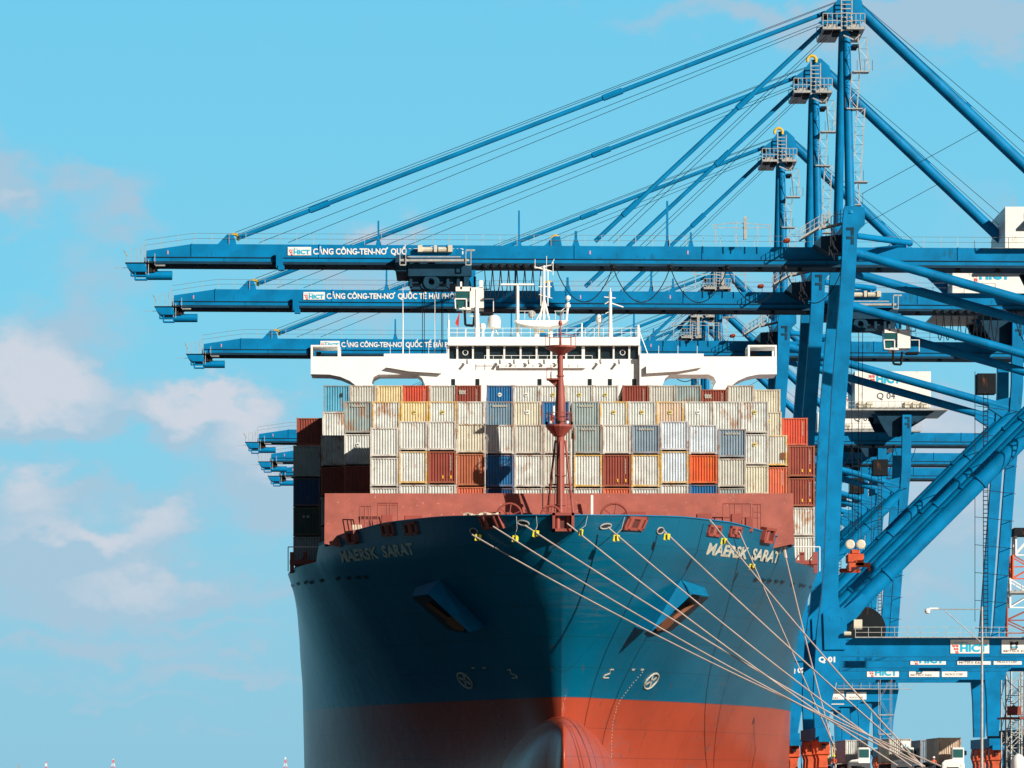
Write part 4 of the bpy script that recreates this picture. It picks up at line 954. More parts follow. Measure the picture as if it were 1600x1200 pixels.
    # cross beams between near and far frames
    for (xc_, w_, za_, zb__) in ((PX(1328.5, NN), .7, Z(372, NN), Z(348, NN)), (LX(1590), .6, LZ(520), LZ(500)), (PX(1296, NN), .8, Z(1022, NN), Z(995, NN)), (LX(1558), .7, LZ(1056), LZ(1038))):
        MB().box(xc_-w_, xc_+w_, NN+1.3, FF-1.3, za_, zb__).build('cross_beam', bl, t)
    for X_ in (PX(1283, NN), LX(1552)): MB().box(X_-.75, X_+.75, NN-2.0, FF+2.0, Z(1156, NN), Z(1138, NN)).build('sill_beam', bl, t)
    # portal beams near and far
    for (ya, yb) in ((NN+.05, NN+1.25), (FF-1.25, FF-.05)):
        g = MB(); g.prism([(PX(1300, NN), Z(997, NN)), (LX(1560), Z(997, NN)), (LX(1560), Z(1026, NN)), (PX(1300, NN), Z(1026, NN))], ya, yb); pb = g.build('portal_beam', bl, t)
        # gussets at the brace foot
        g = MB(); g.prism([(PX(a_, NN), Z(b_, NN)) for a_, b_ in ((1288, 1015), (1286, 958), (1300, 948), (1320, 950), (1346, 928), (1359, 935), (1345, 958), (1330, 975), (1321, 996), (1321, 1015))], ya-.28, yb+.28); g.build('gusset', bl, t)
        # diagonal brace and upper tie
        A_ = Vector((PX(1306, NN), (ya+yb)/2, Z(979, NN))); B_ = Vector((LX(1582), (ya+yb)/2, LZ(648)))
        g = MB(); g.tube(A_, B_, .82, n=16); v = (B_-A_).normalized()
        for k in (.18, .5, .82): c = A_.lerp(B_, k); g.tube(c-v*.12, c+v*.12, .93, n=16)
        g.build('diagonal_brace', bl, t, smooth=True)
        A_ = Vector((PX(1337, NN), (ya+yb)/2, Z(394, NN))); B_ = Vector((LX(1586), (ya+yb)/2, LZ(640)))
        g = MB(); g.tube(A_, B_, .50, n=14); g.build('upper_tie', bl, t, smooth=True)
        g = MB(); c = B_; g.prism([(c.x-3.2, c.z+1.0), (c.x-.5, c.z+1.6), (c.x+.2, c.z-1.0), (c.x-1.2, c.z-3.2), (c.x-2.6, c.z-3.0), (c.x-1.2, c.z-1.2), (c.x-3.3, c.z+.2)], ya+.15, yb-.15); g.build('gusset', bl, t)
        A_ = Vector((PX(1338, NN), (ya+yb)/2, Z(367, NN))); B_ = Vector((PX(1425, 418), 419+(ya-NN)/(FF-NN)*3, Z(382)))
        g = MB(); g.tube(A_, B_, .32, n=10); g.build('boom_tie', bl, t, smooth=True)
    # hinge works and walkways by the mast foot (sea side of the legs)
    g = MB(); X0 = PX(1262, C0)
    g.prism([(PX(1265, C0), Z(392)), (PX(1276, C0), Z(380)), (PX(1306, C0), Z(378)), (PX(1318, C0), Z(362)), (PX(1318, C0), Z(405)), (PX(1288, C0), Z(406))], 414.6, 417.6)
    g.prism([(PX(1265, C0), Z(392)), (PX(1276, C0), Z(380)), (PX(1306, C0), Z(378)), (PX(1318, C0), Z(362)), (PX(1318, C0), Z(405)), (PX(1288, C0), Z(406))], 422.4, 425)
    hb_ = MB(); hb_.v = g.v[len(g.v)//2:]; hb_.f = [tuple(i-len(g.v)//2 for i in f_) for f_ in g.f[len(g.f)//2:]]; hb_.build('hinge_bracket', M['crane_dk'], t)
    g.v = g.v[:len(g.v)//2]; g.f = g.f[:len(g.f)//2]; g.build('hinge_bracket', M['crane_dk'], t)
    g = MB()
    for yy in (414.4, 416.9):
        g.beam(P(1245, 383, 420)+Vector((0, yy-420, 0)), P(1286, 358, 420)+Vector((0, yy-420, 0)), .1, .18)
        for k in range(7):
            c = P(1245, 383, 420).lerp(P(1286, 358, 420), k/6)+Vector((0, yy-420, 0)); g.tube(c, c+Vector((0, 0, 1.1)), .04, n=4)
        for h in (.55, 1.1): g.tube(P(1245, 383, 420)+Vector((0, yy-420, h)), P(1286, 358, 420)+Vector((0, yy-420, h)), .035, n=4)
    g.beam(P(1284, 357, 415), P(1318, 349, 415), 1.6, .15)
    for k in range(8): c = P(1284, 357, 414.3).lerp(P(1318, 349, 414.3), k/7); g.tube(c, c+Vector((0, 0, 1.5)), .06, n=4)
    g.tube(P(1284, 341, 414.3), P(1318, 334, 414.3), .05, n=4)
    # frame of the boom gantry on top of the boom, and posts
    for (a, b_, y0_, y1_) in ((1112, 1205, 356, 356), (1112, 1150, 352, 348), (1150, 1205, 348, 352)): g.tube(P(a, y0_, 417), P(b_, y1_, 417), .05, n=4)
    for px in (1118, 1150, 1162, 1184, 1203): g.tube(P(px, 381, 417), P(px, 350 if px != 1150 else 344, 417), .06, n=4)
    g.box(PX(1159, C0), PX(1164, C0), 416.8, 417.1, Z(380), Z(345))
    g.build('access_stair', M['galv'], t)
    MB().box(PX(1223, 418), PX(1234, 418), 416.8, 418.2, Z(384), Z(378.5)).build('lifebuoy_box', M['orange'], t, bevel=.15)
    g = MB()
    for k in range(10): c = P(1300+2*(k % 4), 352+k*4.5, 414.5); g.tube(c+Vector((-.3, 0, .2)), c+Vector((.3*math.sin(k*2.1), 0, -.7)), .07, n=4); g.tube(c+Vector((.2, .3, .3)), c+Vector((.15, .3, -.9)), .05, n=4)
    g.build('cable_bundle', M['galv'], t)
    # machinery house on its deck
    hx0, hx1, hz0, hz1 = 60.5, 72.6, 60.5, 66.3
    g = MB(); g.box(hx0, hx1, C0-6, C0+6, hz0, hz1); h = g.build('machinery_house', M['white'], t)
    g = MB(); g.box(hx0-2.2, hx1+2.6, C0-7.2, C0+7.2, hz0-.5, hz0-.25)
    for (xa, xb, yy) in ((hx0-2.2, hx1+2.6, C0-7.2),):
        n = 16
        for k in range(n+1): x = xa+(xb-xa)*k/n; g.tube((x, yy, hz0-.3), (x, yy, hz0+.9), .05, n=4)
        for hh in (.3, .9): g.tube((xa, yy, hz0+hh), (xb, yy, hz0+hh), .04, n=4)
    g.build('deck_grating', M['galv'], h)
    for x in (hx0+.5, hx0+1.9, hx1-1.6, hx1-2.9, hx1-4.2): MB().box(x, x+.9, C0-6.5, C0-6.02, hz0, hz0+.9).build('air_conditioner', M['cream'], h)
    g = MB()
    for x in (hx0+1, hx0+5.5, hx1-1): g.tube((x, C0-6, hz1), (x, C0-6, hz1+1.3), .04, n=4)
    g.build('roof_post', M['galv'], h)
    g = MB()
    for yy in (C0-6, C0+5.2):
        g.prism([(hx0+3.2, hz0-.55), (hx1+.6, hz0-.55), (hx1-2.4, hz0-2.4), (hx0+9.6, hz0-2.1), (hx0+7.2, hz0-4.6), (hx0+5.4, hz0-4.6), (hx0+4.2, hz0-2.6)], yy, yy+.8)
    g.box(hx0+4, hx1-1, C0-5, C0+5, hz0-1.6, hz0-.55)
    g.build('house_support', M['crane_dk'], t)
    hict_sign(h, hx0+2.0, hx0+7.6, hz0+3.6, hz0+6.2, C0-6.02, board=False)
    # tall ladder tower next to the landward leg
    g = MB(); lx = PX(1532, 498); 
    for sx in (-.28, .28): g.tube((lx+sx, 405, LZ(992)), (lx+sx, 405, LZ(600)), .06, n=4)
    for sy in (-1.3,): g.tube((lx-1.3, 405.2, LZ(975)), (lx-1.3, 405.2, LZ(590)), .05, n=4)
    n = 60
    for k in range(n): zz = LZ(992)+(LZ(600)-LZ(992))*k/n; g.box(lx-.3, lx+.3, 404.95, 405.05, zz, zz+.1)
    for k in range(9): zz = LZ(985)+(LZ(600)-LZ(985))*k/9; g.tube((lx-1.3, 405.1, zz), (LX(1575)+k*.2, 413, zz), .05, n=4)
    g.build('ladder_tower', M['dark'], t)
    MB().box(lx-1.1, lx+1.2, 404.2, 406.4, LZ(625), LZ(594)).build('lift_cage', M['dark'], t)
    # portal walkway
    g = MB(); zz = Z(997, NN); xa, xb = PX(1335, NN), LX(1600)
    g.box(xa, xb, NN-1.1, NN, zz, zz+.1)
    n = 22
    for k in range(n+1): x = xa+(xb-xa)*k/n; g.tube((x, NN-1.1, zz), (x, NN-1.1, zz+1.1), .04, n=4)
    for hh in (.55, 1.1): g.tube((xa, NN-1.1, zz+hh), (xb, NN-1.1, zz+hh), .035, n=4)
    g.build('portal_walkway', M['galv'], t)
    g = MB(); c = P(1348, 984, 417); g.lathe(c, [(2.45, 0), (2.45, .5), (.5, .6)], 28, 'Y'); g.build('cable_reel', M['dark'], t)
    MB().box(PX(1333, NN), PX(1346, NN), NN-.9, NN-.1, zz+.9, zz+1.9).build('switch_box', M['cream'], t)
    MB().tube((PX(1318, NN), NN-.6, zz+.45), (PX(1329, NN), NN-.6, zz+.45), .22, n=8).build('drive_motor', M['cream'], t)
    # bogies
    for X_ in (PX(1283, NN), LX(1552)):
        for yc in (NN-1.2, NN+2.6, FF-2.6, FF+1.2):
            g = MB(); g.prism([(X_-.6, Z(1156, NN)), (X_+.6, Z(1156, NN)), (X_+.75, 3.9), (X_+.45, 2.9), (X_+.5, 2.0), (X_-.5, 2.0), (X_-.45, 2.9), (X_-.75, 3.9)], yc-1.1, yc+1.1)
            g.box(X_-.75, X_+.75, yc-1.3, yc-1.1, 3.4, 3.6); b_ = g.build('bogie', M['orange'], t, bevel=.06)
            w = MB()
            for dy in (-.7, .7): w.tube((X_-.16, yc+dy, 1.78), (X_+.16, yc+dy, 1.78), .42, n=14)
            w.build('wheel', M['dark'], b_)
            MB().box(X_-.15, X_+.25, yc-1.45, yc-1.3, 4.0, 4.5).build('pin_plate', M['dark'], b_)
    for X_ in (PX(1283, NN), LX(1552)):
        g = MB(); g.tube((X_+.95, NN-2.2, 1.4), (X_+.8, NN-2.2, 5.4), .07, n=5); g.box(X_-.5, X_+1.0, NN-3.2, NN-2.1, 4.7, 5.3); g.build('buffer', bl, t)
    # signs on the portal beam and the boom
    yb = NN+.05-.09
    hict_sign(t, PX(1485, NN), PX(1545.5, NN), Z(1021, NN), Z(999.5, NN), yb)
    s = MB().box(PX(1565, NN), PX(1622, NN), yb, yb+.08, Z(1021, NN), Z(999.5, NN)).build('sign', M['signwhite'], t)
    g = MB(); text_flat(g, 'M', PX(1578, NN), PX(1591, NN), Z(1008, NN), Z(1002.5, NN), yb-.02, off=.05); g.build('logo_mark', M['black'], s)
    g = MB(); g.box(PX(1578, NN), PX(1591, NN), yb-.03, yb-.01, Z(1012, NN), Z(1010, NN)); g.build('logo_bar', M['cyan'], s)
    g = MB(); text_flat(g, 'MITSUI E&S', PX(1568, NN), PX(1608, NN), Z(1019, NN), Z(1015.5, NN), yb-.02, off=.01); g.build('lettering', M['browntext'], s)
    s = MB().box(PX(1627, NN), PX(1675, NN), yb, yb+.08, Z(1021, NN), Z(1003, NN)).build('sign', M['signwhite'], t)
    g = MB(); text_flat(g, 'PACECO CORP.', PX(1633, NN), PX(1668, NN), Z(1018, NN), Z(1014, NN), yb-.02, off=.01); g.build('lettering', M['browntext'], s)
    g = MB(); g.ring((PX(1655, NN), yb-.02, Z(1007, NN)), .28, .05, 'Y', 12, 4, 0, 4.4); g.build('logo_mark', M['logored'], s)
    # second pair of placards with the same words, standing lower on the far portal beam
    hict_sign(t, PX(449.5, 418), PX(486, 418), PZ(398.5, 418), PZ(385.5, 418), 418.2)
    g = MB(); ref = (0.0, .715)
    full = 'CẢNG CÔNG-TEN-NO  QUỐC TẾ HẢI PHÒNG'; wf = text_geo(full, .03)[0]; w1 = text_geo('CẢNG CÔNG-TEN-NO', .03)[0]
    text_flat(g, full, PX(489, 418), PX(724, 418), PZ(396.8, 418), PZ(387.6, 418), 418.25, off=.03, capfit=ref)
    kx = (PX(724, 418)-PX(489, 418))/(wf[:, 0].max()-wf[:, 0].min()); hx = PX(489, 418)+kx*(w1[:, 0].max()-wf[:, 0].min()); hz = PZ(388.6, 418)
    g.add([(hx-.1, 418.25, hz-.1), (hx+.12, 418.25, hz+.02), (hx+.16, 418.25, hz+.2), (hx+.02, 418.25, hz+.2), (hx+.0, 418.25, hz+.1), (hx-.16, 418.25, hz+.04)], [(0, 1, 2, 3, 4, 5)])
    g.build('lettering', M['signwhite'], t)
    g = MB()
    for px in (262, 922, 1075): g.box(PX(px-1, 418), PX(px+1, 418), 418.25, 418.29, PZ(397, 418)-(0 if px > 300 else 0), PZ(391, 418))
    g.build('distance_mark', mat('pale_pink_paint', (.7, .35, .5), .5), t)
    # trolley with its machinery and cab (own child, may stand anywhere along the boom)
    tx = PX(680, 417)
    g = MB(); z_ = PZ(418, 417)
    g.box(PX(638, 416), PX(737, 416), 415.6, 416.4, PZ(432, 416), PZ(413, 416)); g.box(PX(638, 424), PX(737, 424), 423.6, 424.4, PZ(432, 416), PZ(413, 416))
    g.box(PX(618, 416), PX(640, 416), 415.8, 424, PZ(424, 416), PZ(399, 416)); g.box(PX(640, 416), PX(735, 416), 416.4, 423.6, PZ(442, 416), PZ(420, 416))
    for px in (642, 700, 716): g.box(PX(px, 416)-.15, PX(px, 416)+.15, 416, 416.4, PZ(450, 416), PZ(430, 416))
    g.box(PX(641, 416), PX(700, 416), 416, 417, PZ(452, 416), PZ(448, 416)); g.ring(P(673, 441, 416), .6, .35, 'Y', 12); g.ring(P(663, 446, 416), .3, .15, 'Y', 10)
    g.box(PX(616, 416), PX(624, 416), 416, 418, PZ(420, 416), PZ(411, 416)); g.box(PX(725, 416), PX(733, 416), 415.7, 416.2, PZ(448, 416), PZ(430, 416)); g.box(PX(740, 416), PX(744, 416), 416, 416.4, PZ(448, 416), PZ(432, 416))
    trl = g.build('trolley', M['crane_dk'], t)
    g = MB(); g.prism([(PX(728, 416), PZ(422, 416)), (PX(743, 416), PZ(422, 416)), (PX(742, 416), PZ(448, 416)), (PX(737, 416), PZ(447, 416))], 416, 417)
    g.box(PX(636, 416), PX(722, 416), 415.4, 415.58, PZ(400, 416), PZ(390, 416)); g.build('trolley_side', bl, trl)
    g = MB(); g.box(PX(624, 416), PX(733, 416), 414.6, 415.5, PZ(411, 416), PZ(407.5, 416)); g.box(PX(637, 416), PX(720, 416), 414.5, 414.6, PZ(405, 416), PZ(403.2, 416))
    for px in (625, 634, 728, 736): g.tube(P(px, 414, 414.5), P(px, 388 if px < 700 else 391, 414.5), .07, n=4)
    g.tube(P(728, 391, 414.5), P(742, 391, 414.5), .12, n=4); g.tube(P(625, 414, 414.5), P(634, 414, 414.5), .1, n=4); g.tube(P(728, 414, 414.5), P(736, 414, 414.5), .08, n=4)
    g.build('trolley_walkway', M['galv'], trl)
    g = MB()
    for (a, b_) in ((653, 660), (700, 707), (678, 683)): g.box(PX(a, 415), PX(b_, 415), 414.6, 416, PZ(394, 415), PZ(384, 415))
    g.tube(P(660, 390, 415), P(676, 390, 415), .28, n=8); g.tube(P(685, 390, 415), P(700, 390, 415), .28, n=8); g.build('hoist_motor', M['cream'], trl)
    g = MB(); D_ = 414
    g.box(PX(734, D_), PX(756, D_), D_, D_+3, PZ(481, D_), PZ(449, D_)); g.box(PX(712, D_), PX(736, D_), D_, D_+3, PZ(455, D_), PZ(448, D_)); g.box(PX(722, D_), PX(736, D_), D_+.02, D_+3, PZ(484, D_), PZ(480, D_)); g.box(PX(719, D_), PX(722, D_), D_, D_+.3, PZ(452, D_), PZ(440, D_)); g.box(PX(749, D_), PX(755, D_), D_, D_+.3, PZ(450, D_), PZ(438, D_))
    g.path([P(711, 467, D_), P(729, 467, D_), P(729, 483, D_), P(712, 482, D_), P(711, 467, D_)], .09, n=4)
    cabo = g.build('operator_cab', M['white'], trl)
    g = MB(); g.box(PX(712, D_), PX(733.9, D_), D_+.1, D_+2.8, PZ(466, D_), PZ(455, D_)); g.box(PX(713, D_), PX(727, D_), D_+.1, D_+2.8, PZ(481, D_), PZ(467.5, D_)); g.build('cab_glazing', M['cabglass'], cabo)
    g = MB(); g.box(PX(750, D_), PX(771, D_), D_, D_+2, PZ(490, D_), PZ(487, D_)); g.path([P(726, 485, D_), P(727, 508, D_), P(740, 509, D_), P(742, 487, D_)], .14, n=5)
    g.tube(P(757, 440, D_), P(757, 470, D_), .05, n=4); g.tube(P(765, 440, D_), P(765, 452, D_), .05, n=4); g.tube(P(756, 452, D_), P(765, 452, D_), .08, n=4); g.build('cab_platform', M['dark'], cabo)
    g = MB(); g.path([P(757, 467, D_), P(771, 467, D_), P(771, 487, D_)], .06, n=4); g.build('cab_railing', M['white'], cabo)
    return t, trl
crane, trolley0 = make_crane()
def festoon(root, dy, x0, x1, per, sag, dia=.055):
    g = MB(); x = x0; y = 417.6+dy; zt_ = 0
    while x < x1-.1:
        zz = zb_bot(x)-.3; pts = []
        for k in range(15):
            u = k/14; pts.append((x+per*u, y, zz-sag*(1-(2*u-1)**2)**.9))
        g.path(pts, dia, n=5); g.lathe((x, y, zz), [(.1, -.25), (.3, -.1), (.3, .25)], 8); x += per
    return g.build('festoon_cable', M['dark'], root, org=(37.3, C0+dy, 1.2))
def ropes(root, dy, xs_, zbot, ztop_):
    g = MB()
    for x in xs_: g.tube((x, 418+dy, ztop_), (x, 418+dy, zbot), .05, n=4)
    return g.build('hoist_rope', M['dark'], root, org=(37.3, C0+dy, 1.2))
Y_ = [420, 458, 508, 637, 675, 706]
NTH = ['nearest', 'second nearest', 'third nearest', 'fourth from the front, house numbered Q 04,', 'fifth from the front', 'farthest']
LBL = ['nearest blue quay crane, leg marked Q 01, its long boom crossing above the ship bridge',
       'second blue quay crane from the front, its trolley standing behind the landward legs',
       'third blue quay crane from the front, the lowest of the three large booms, cab hidden',
       'fourth blue quay crane from the front, white machinery house reading Q 04',
       'fifth blue quay crane from the front, mostly hidden, boom tip between two others',
       'farthest and smallest blue quay crane, boom tip lowest at the left of the containers']
TX = [0, 48.8, 8.5, 52, 40, 30]
cranes = [crane]
for i in range(1, 6):
    c = copy_tree(crane); c.location.y = Y_[i]; cranes.append(c)
for i, c in enumerate(cranes):
    c['label'] = LBL[i]; dy = Y_[i]-C0; org = (37.3, C0+dy, 1.2); c.location = org
    tr = [k for k in COL.objects if k.parent == c and k.name.split('.')[0] == 'trolley'][0]; tr.location.x += TX[i]
    g = MB(); text_flat(g, 'Q 0%d' % (i+1), PX(1279, NN), PX(1305, NN), Z(1036.5, NN), Z(1026, NN), NN+dy-.03, off=.05); g.build('lettering', M['signwhite'], c, org=org)
    g = MB(); text_flat(g, 'Q 0%d' % (i+1), 64.0, 66.9, 61.7, 62.9, C0-6.04+dy, off=.0); g.build('lettering', M['black'], c, org=org)
    if i == 0: festoon(c, dy, PX(757, 418), PX(845, 418), .85, 3.4); festoon(c, dy, PX(868, 418), PX(1240, 418), 6.05, 3.7)
    if i == 1: festoon(c, dy, 53, 60, .9, 3.2); festoon(c, dy, 62, 74, 3.1, 3.5)
    if i == 2: festoon(c, dy, 13, 33, 5.5, 3.0)
    if i > 2: festoon(c, dy, 40, 68, 3.4, 3.0)
ropes(cranes[0], 0, [PX(660, 418), PX(663, 418), PX(680, 418), PX(690, 418), PX(692, 418)], 30, PZ(440, 418))
# spreader hanging under the second crane
sx_ = PX(1335.5, 456)
for (i, xx, zz, ll) in ((1, sx_, PZ(892, 456), 'orange lifting spreader with two pale sheaves hanging low in front of the diagonal braces'),):
    y0 = 456; s = thing('container_spreader', (xx, y0, zz), ll, 'spreader')
    g = MB(); g.box(xx-.95, xx+.95, y0-1.2, y0+1.2, zz+.9, zz+1.9); g.box(xx-.5, xx+.5, y0-.9, y0+.9, zz+1.9, zz+2.4); g.build('head_block', M['orange'], s, bevel=.1)
    g = MB(); g.box(xx-1.22, xx+1.22, y0-6, y0-5.7, zz+.1, zz+.6); g.box(xx-1.22, xx+1.22, y0+5.7, y0+6, zz+.1, zz+.6); g.box(xx-.45, xx+.45, y0-6, y0+6, zz+.3, zz+.9)
    for q in (-1.1, 1.1): g.box(xx+q-.12, xx+q+.12, y0-6.02, y0-5.6, zz-.35, zz+.1)
    g.build('spreader_frame', M['orange'], s)
    g = MB()
    for q in (-.62, .62): g.lathe((xx+q, y0-1, zz+3.0), [(.4, -.12), (.54, -.06), (.54, .06), (.4, .12)], 16, 'Y')
    g.build('sheave', M['cream'], s)
    g = MB()
    for q in (-.3, .3, .62): g.tube((xx+q, y0-1, zz+3.0), (xx+q*1.5, y0, zb_bot(50)-1.5), .045, n=4)
    g.build('hoist_rope', M['dark'], s)
# ------------------------------------------------------------------ mooring ropes with rat guards
RP = [((742, 835), (1470, 1197), (747, 840), 'leftmost mooring rope, from the shaded bow to the quay', 'leftmost yellow rat guard on the ropes', 7),
      ((774, 822), (1440, 1197), (805, 842), 'mooring rope leaving the red fairlead left of the foremast', 'second yellow rat guard from the left', 5),
      ((822, 820), (1446, 1198), (837, 834), 'mooring rope from the oval chock just left of the bow centre', 'third yellow rat guard from the left', 5),
      ((884, 816), (1402, 1196), (908, 832), 'mooring rope leaving the central bow fairlead below the foremast', 'narrow yellow rat guard right below the centre fairlead', 4),
      ((947, 823), (1424, 1197), (963, 841), 'mooring rope from the oval chock right of the bow centre', 'yellow rat guard, third from the right on the lit bow', 4),
      ((1032, 829), (1440, 1196), (1042, 839), 'mooring rope from the rightmost oval chock', 'yellow rat guard left of the ship name at the right', 3),
      ((1103, 812), (1442, 1198), (1131, 846), 'mooring rope crossing the ship name on the right', 'yellow rat guard above the ship name at the right', 2),
      ((1149, 830), (1306, 1172), (1175, 886), 'steep mooring rope crossing the middle of the right ship name', 'lowest yellow rat guard, below the right ship name', 1)]
ENDS = {}
for k, (a, b, gd, l1, l2, sag) in enumerate(RP):
    A_ = hull_pt(*a); n = hull_frame(A_)[2]; A_ = A_+n*.3+Vector((0, -.6, 0))
    dE = (300 if k < 2 else 304) if b[1] > 1190 else 352
    B_ = P(b[0], b[1], dE)
    pts = [A_.lerp(B_, u/24)-Vector((0, 0, (sag+1.2*math.sin(k*2.3))*.11*4*(u/24)*(1-u/24))) for u in range(25)]
    o = MB().path(pts, .062, n=6).build('mooring_rope', M['rope'], None, org=A_, smooth=True); tag(o, 'pinkish grey '+l1, 'mooring rope', 'mooring ropes from the bow')
    u = (gd[0]-a[0])/(b[0]-a[0]); c = A_.lerp(B_, u)-Vector((0, 0, sag*.11*4*u*(1-u))); dr = (B_-A_).normalized()
    c = P(gd[0], gd[1], c.y)
    r = thing('rat_guard', c, 'square '+l2 if 'narrow' not in l2 else l2, 'rat guard', 'yellow rat guards on the mooring ropes')
    w = .13 if 'narrow' in l2 else .22
    g = MB(); g.obox(c+Vector((-w*.6, 0, 0)), (w*.55, 0, -.03), (0, .05, 0), (.04, 0, .26)); g.obox(c+Vector((w*.6, -.02, .02)), (w*.55, 0, -.03), (0, .05, 0), (.03, 0, .24)); g.build('guard_plate', M['guard'], r, bevel=.02)
    g = MB(); g.box(c.x-.05, c.x+.05, c.y-.12, c.y-.05, c.z-.2, c.z+.2); g.build('slot', M['black'], r)
    if k in (1, 2, 3, 4):
        top = {1: (807, 806), 2: (838, 806), 3: (918, 806), 4: (976, 808)}[k]; T = P(top[0], top[1], hull_pt(top[0], 812).y-.15)
        g = MB(); g.path([T, T.lerp(c, .5)+Vector((.1, -.05, -.1)), c+Vector((0, 0, .3))], .03, n=4); g.build('lanyard', M['galv'], r)
p0 = P(1217, 838, 342); A_ = P(1228, 872, 341.2); B_ = P(1304, 1176, 352)
tag(MB().path([p0, P(1223, 846, 341.4), A_], .14, n=7).path([A_]+[A_.lerp(B_, u/16)-Vector((0, 0, .25*4*(u/16)*(1-u/16))) for u in range(1, 17)], .06, n=6).build('mooring_rope', M['rope'], None, org=p0), 'pinkish rope with a thick chafing sleeve hanging over the right end of the bulwark', 'mooring rope', 'mooring ropes from the bow')
for (X_, y_, l) in ((34.6, 302, 'grey iron bollard at the near quay edge where most ropes end'), (32.0+1.9, 352, 'grey iron bollard farther along the quay below the steep ropes')):
    z = 1.2; g = MB().lathe((X_, y_, z), [(.45, 0), (.3, .15), (.28, .45), (.5, .55), (.48, .68), (.1, .72)], 14); tag(g.build('bollard', M['dark'], None, org=(X_, y_, z), smooth=True), l, 'bollard')

# ------------------------------------------------------------------ terminal trucks
def truck(px_l, d, col, h, label, rusty=0, star=False, z0=1.2, cab=True, cl='', cdark=None):
    X_ = PX(px_l, d); t = thing('terminal_truck', (X_, d, z0), label, 'truck', 'trucks between the crane legs')
    g = MB(); g.box(X_+.15, X_+2.3, d-2.2, d+12.6, z0+.95, z0+1.4); g.build('chassis', M['dark'], t)
    for (yy) in (d-1.4, d+1.6, d+10.5, d+11.8):
        for xx in (X_+.05, X_+1.95):
            w = MB().tube((xx, yy, z0+.52), (xx+.42, yy, z0+.52), .52, n=16).build('tyre', M['tyre'], t)
            MB().tube((xx-.01, yy, z0+.52), (xx+.43, yy, z0+.52), .26, n=10).build('rim', M['galv'], w)
    if cab:
        g = MB(); cx0, cx1 = X_+1.15, X_+2.45
        g.box(cx0, cx1, d-2.6, d-.9, z0+.9, z0+3.15); g.box(X_-.02, X_+2.45, d-3.1, d-2.3, z0+.55, z0+1.45)
        g.prism([(X_-.02, z0+1.45), (X_+1.2, z0+1.45), (X_+1.2, z0+1.9), (X_+.3, z0+1.75)], d-2.95, d-2.3)
        c = g.build('cab', M['white'], t, bevel=.06)
        g = MB(); g.box(cx0+.12, cx1-.12, d-2.64, d-2.58, z0+2.05, z0+2.95); g.build('windscreen', M['cabglass'], c)
        g = MB(); g.box(X_+.5, X_+1.8, d-3.13, d-3.1, z0+.8, z0+1.0); g.build('grille', M['dark'], c)
        g = MB(); g.box(X_+2.5, X_+2.75, d-2.5, d-2.4, z0+2.3, z0+2.8); g.box(X_+2.4, X_+2.6, d-2.45, d-2.42, z0+2.7, z0+2.75); g.build('mirror', M['dark'], c)
        for xx in (X_+.15, X_+2.0): MB().box(xx, xx+.25, d-3.14, d-3.1, z0+1.1, z0+1.3).build('headlight', M['signwhite'], c)
    return t
TD = 'shipping container riding on a truck, '
def tcont(px_l, d, col, h, rusty, words, blank=''):
    X_ = PX(px_l, d)
    return container(X_, d, 1.2+1.42, 12.19, h, col, rusty, blank, words, 'containers on the trucks')
truck(1321, 436, 'cream', 2.6, 'white terminal truck, leftmost of the large ones, between the near crane legs'); tcont(1321, 436, 'white', 2.6, 0, 'white ribbed container on the leftmost white truck')
truck(1389, 436, 'white', 2.9, 'white terminal truck in the middle carrying the container with a pale star'); t2 = tcont(1389, 436, 'beige', 2.75, 0, 'beige container with a light blue star panel on the middle truck')
truck(1467, 436, 'tan', 2.9, 'white terminal truck farthest right, beside the lamp post'); tcont(1467, 436, 'tan', 2.85, 0, 'yellowish white container on the rightmost truck')
truck(1438, 462, 'steel', 2.9, 'hidden terminal truck carrying the dark container behind the right truck', cab=False); t4 = tcont(1438, 462, 'steel', 2.9, 0, 'dark blue-grey container with large lettering on its side, partly behind the right truck')
X4 = PX(1438, 462); g = MB(); v, f = text_geo('MAERSK', .06); lo, hi = v.min(0), v.max(0)
g.add([(X4+.03, 473.5-(a-lo[0])/(hi[0]-lo[0])*10.5, 3.1+(b-lo[1])/(hi[1]-lo[1])*1.5) for a, b in v], f); g.build('lettering', M['black'], t4)
X2 = PX(1389, 436); g = MB(); g.box(X2+1.35, X2+2.35, 435.95, 436.0, 2.6, 5.1); g.build('panel', M['signwhite'], t2)
g = MB(); st_ = [(X2+1.85+(.42 if k % 2 == 0 else .17)*math.sin(k*math.pi/7), 4.2+(.6 if k % 2 == 0 else .22)*math.cos(k*math.pi/7)) for k in range(14)]; g.prism(st_, 435.9, 435.945); g.build('logo_mark', M['cyan'], t2)
truck(1297, 470, 'cream', 2.6, 'small truck with a cream container at the left, beside the orange crane bogies'); tcont(1291, 470, 'yellow', 2.6, 0, 'yellow-cream container on the small left truck beside the orange bogies')

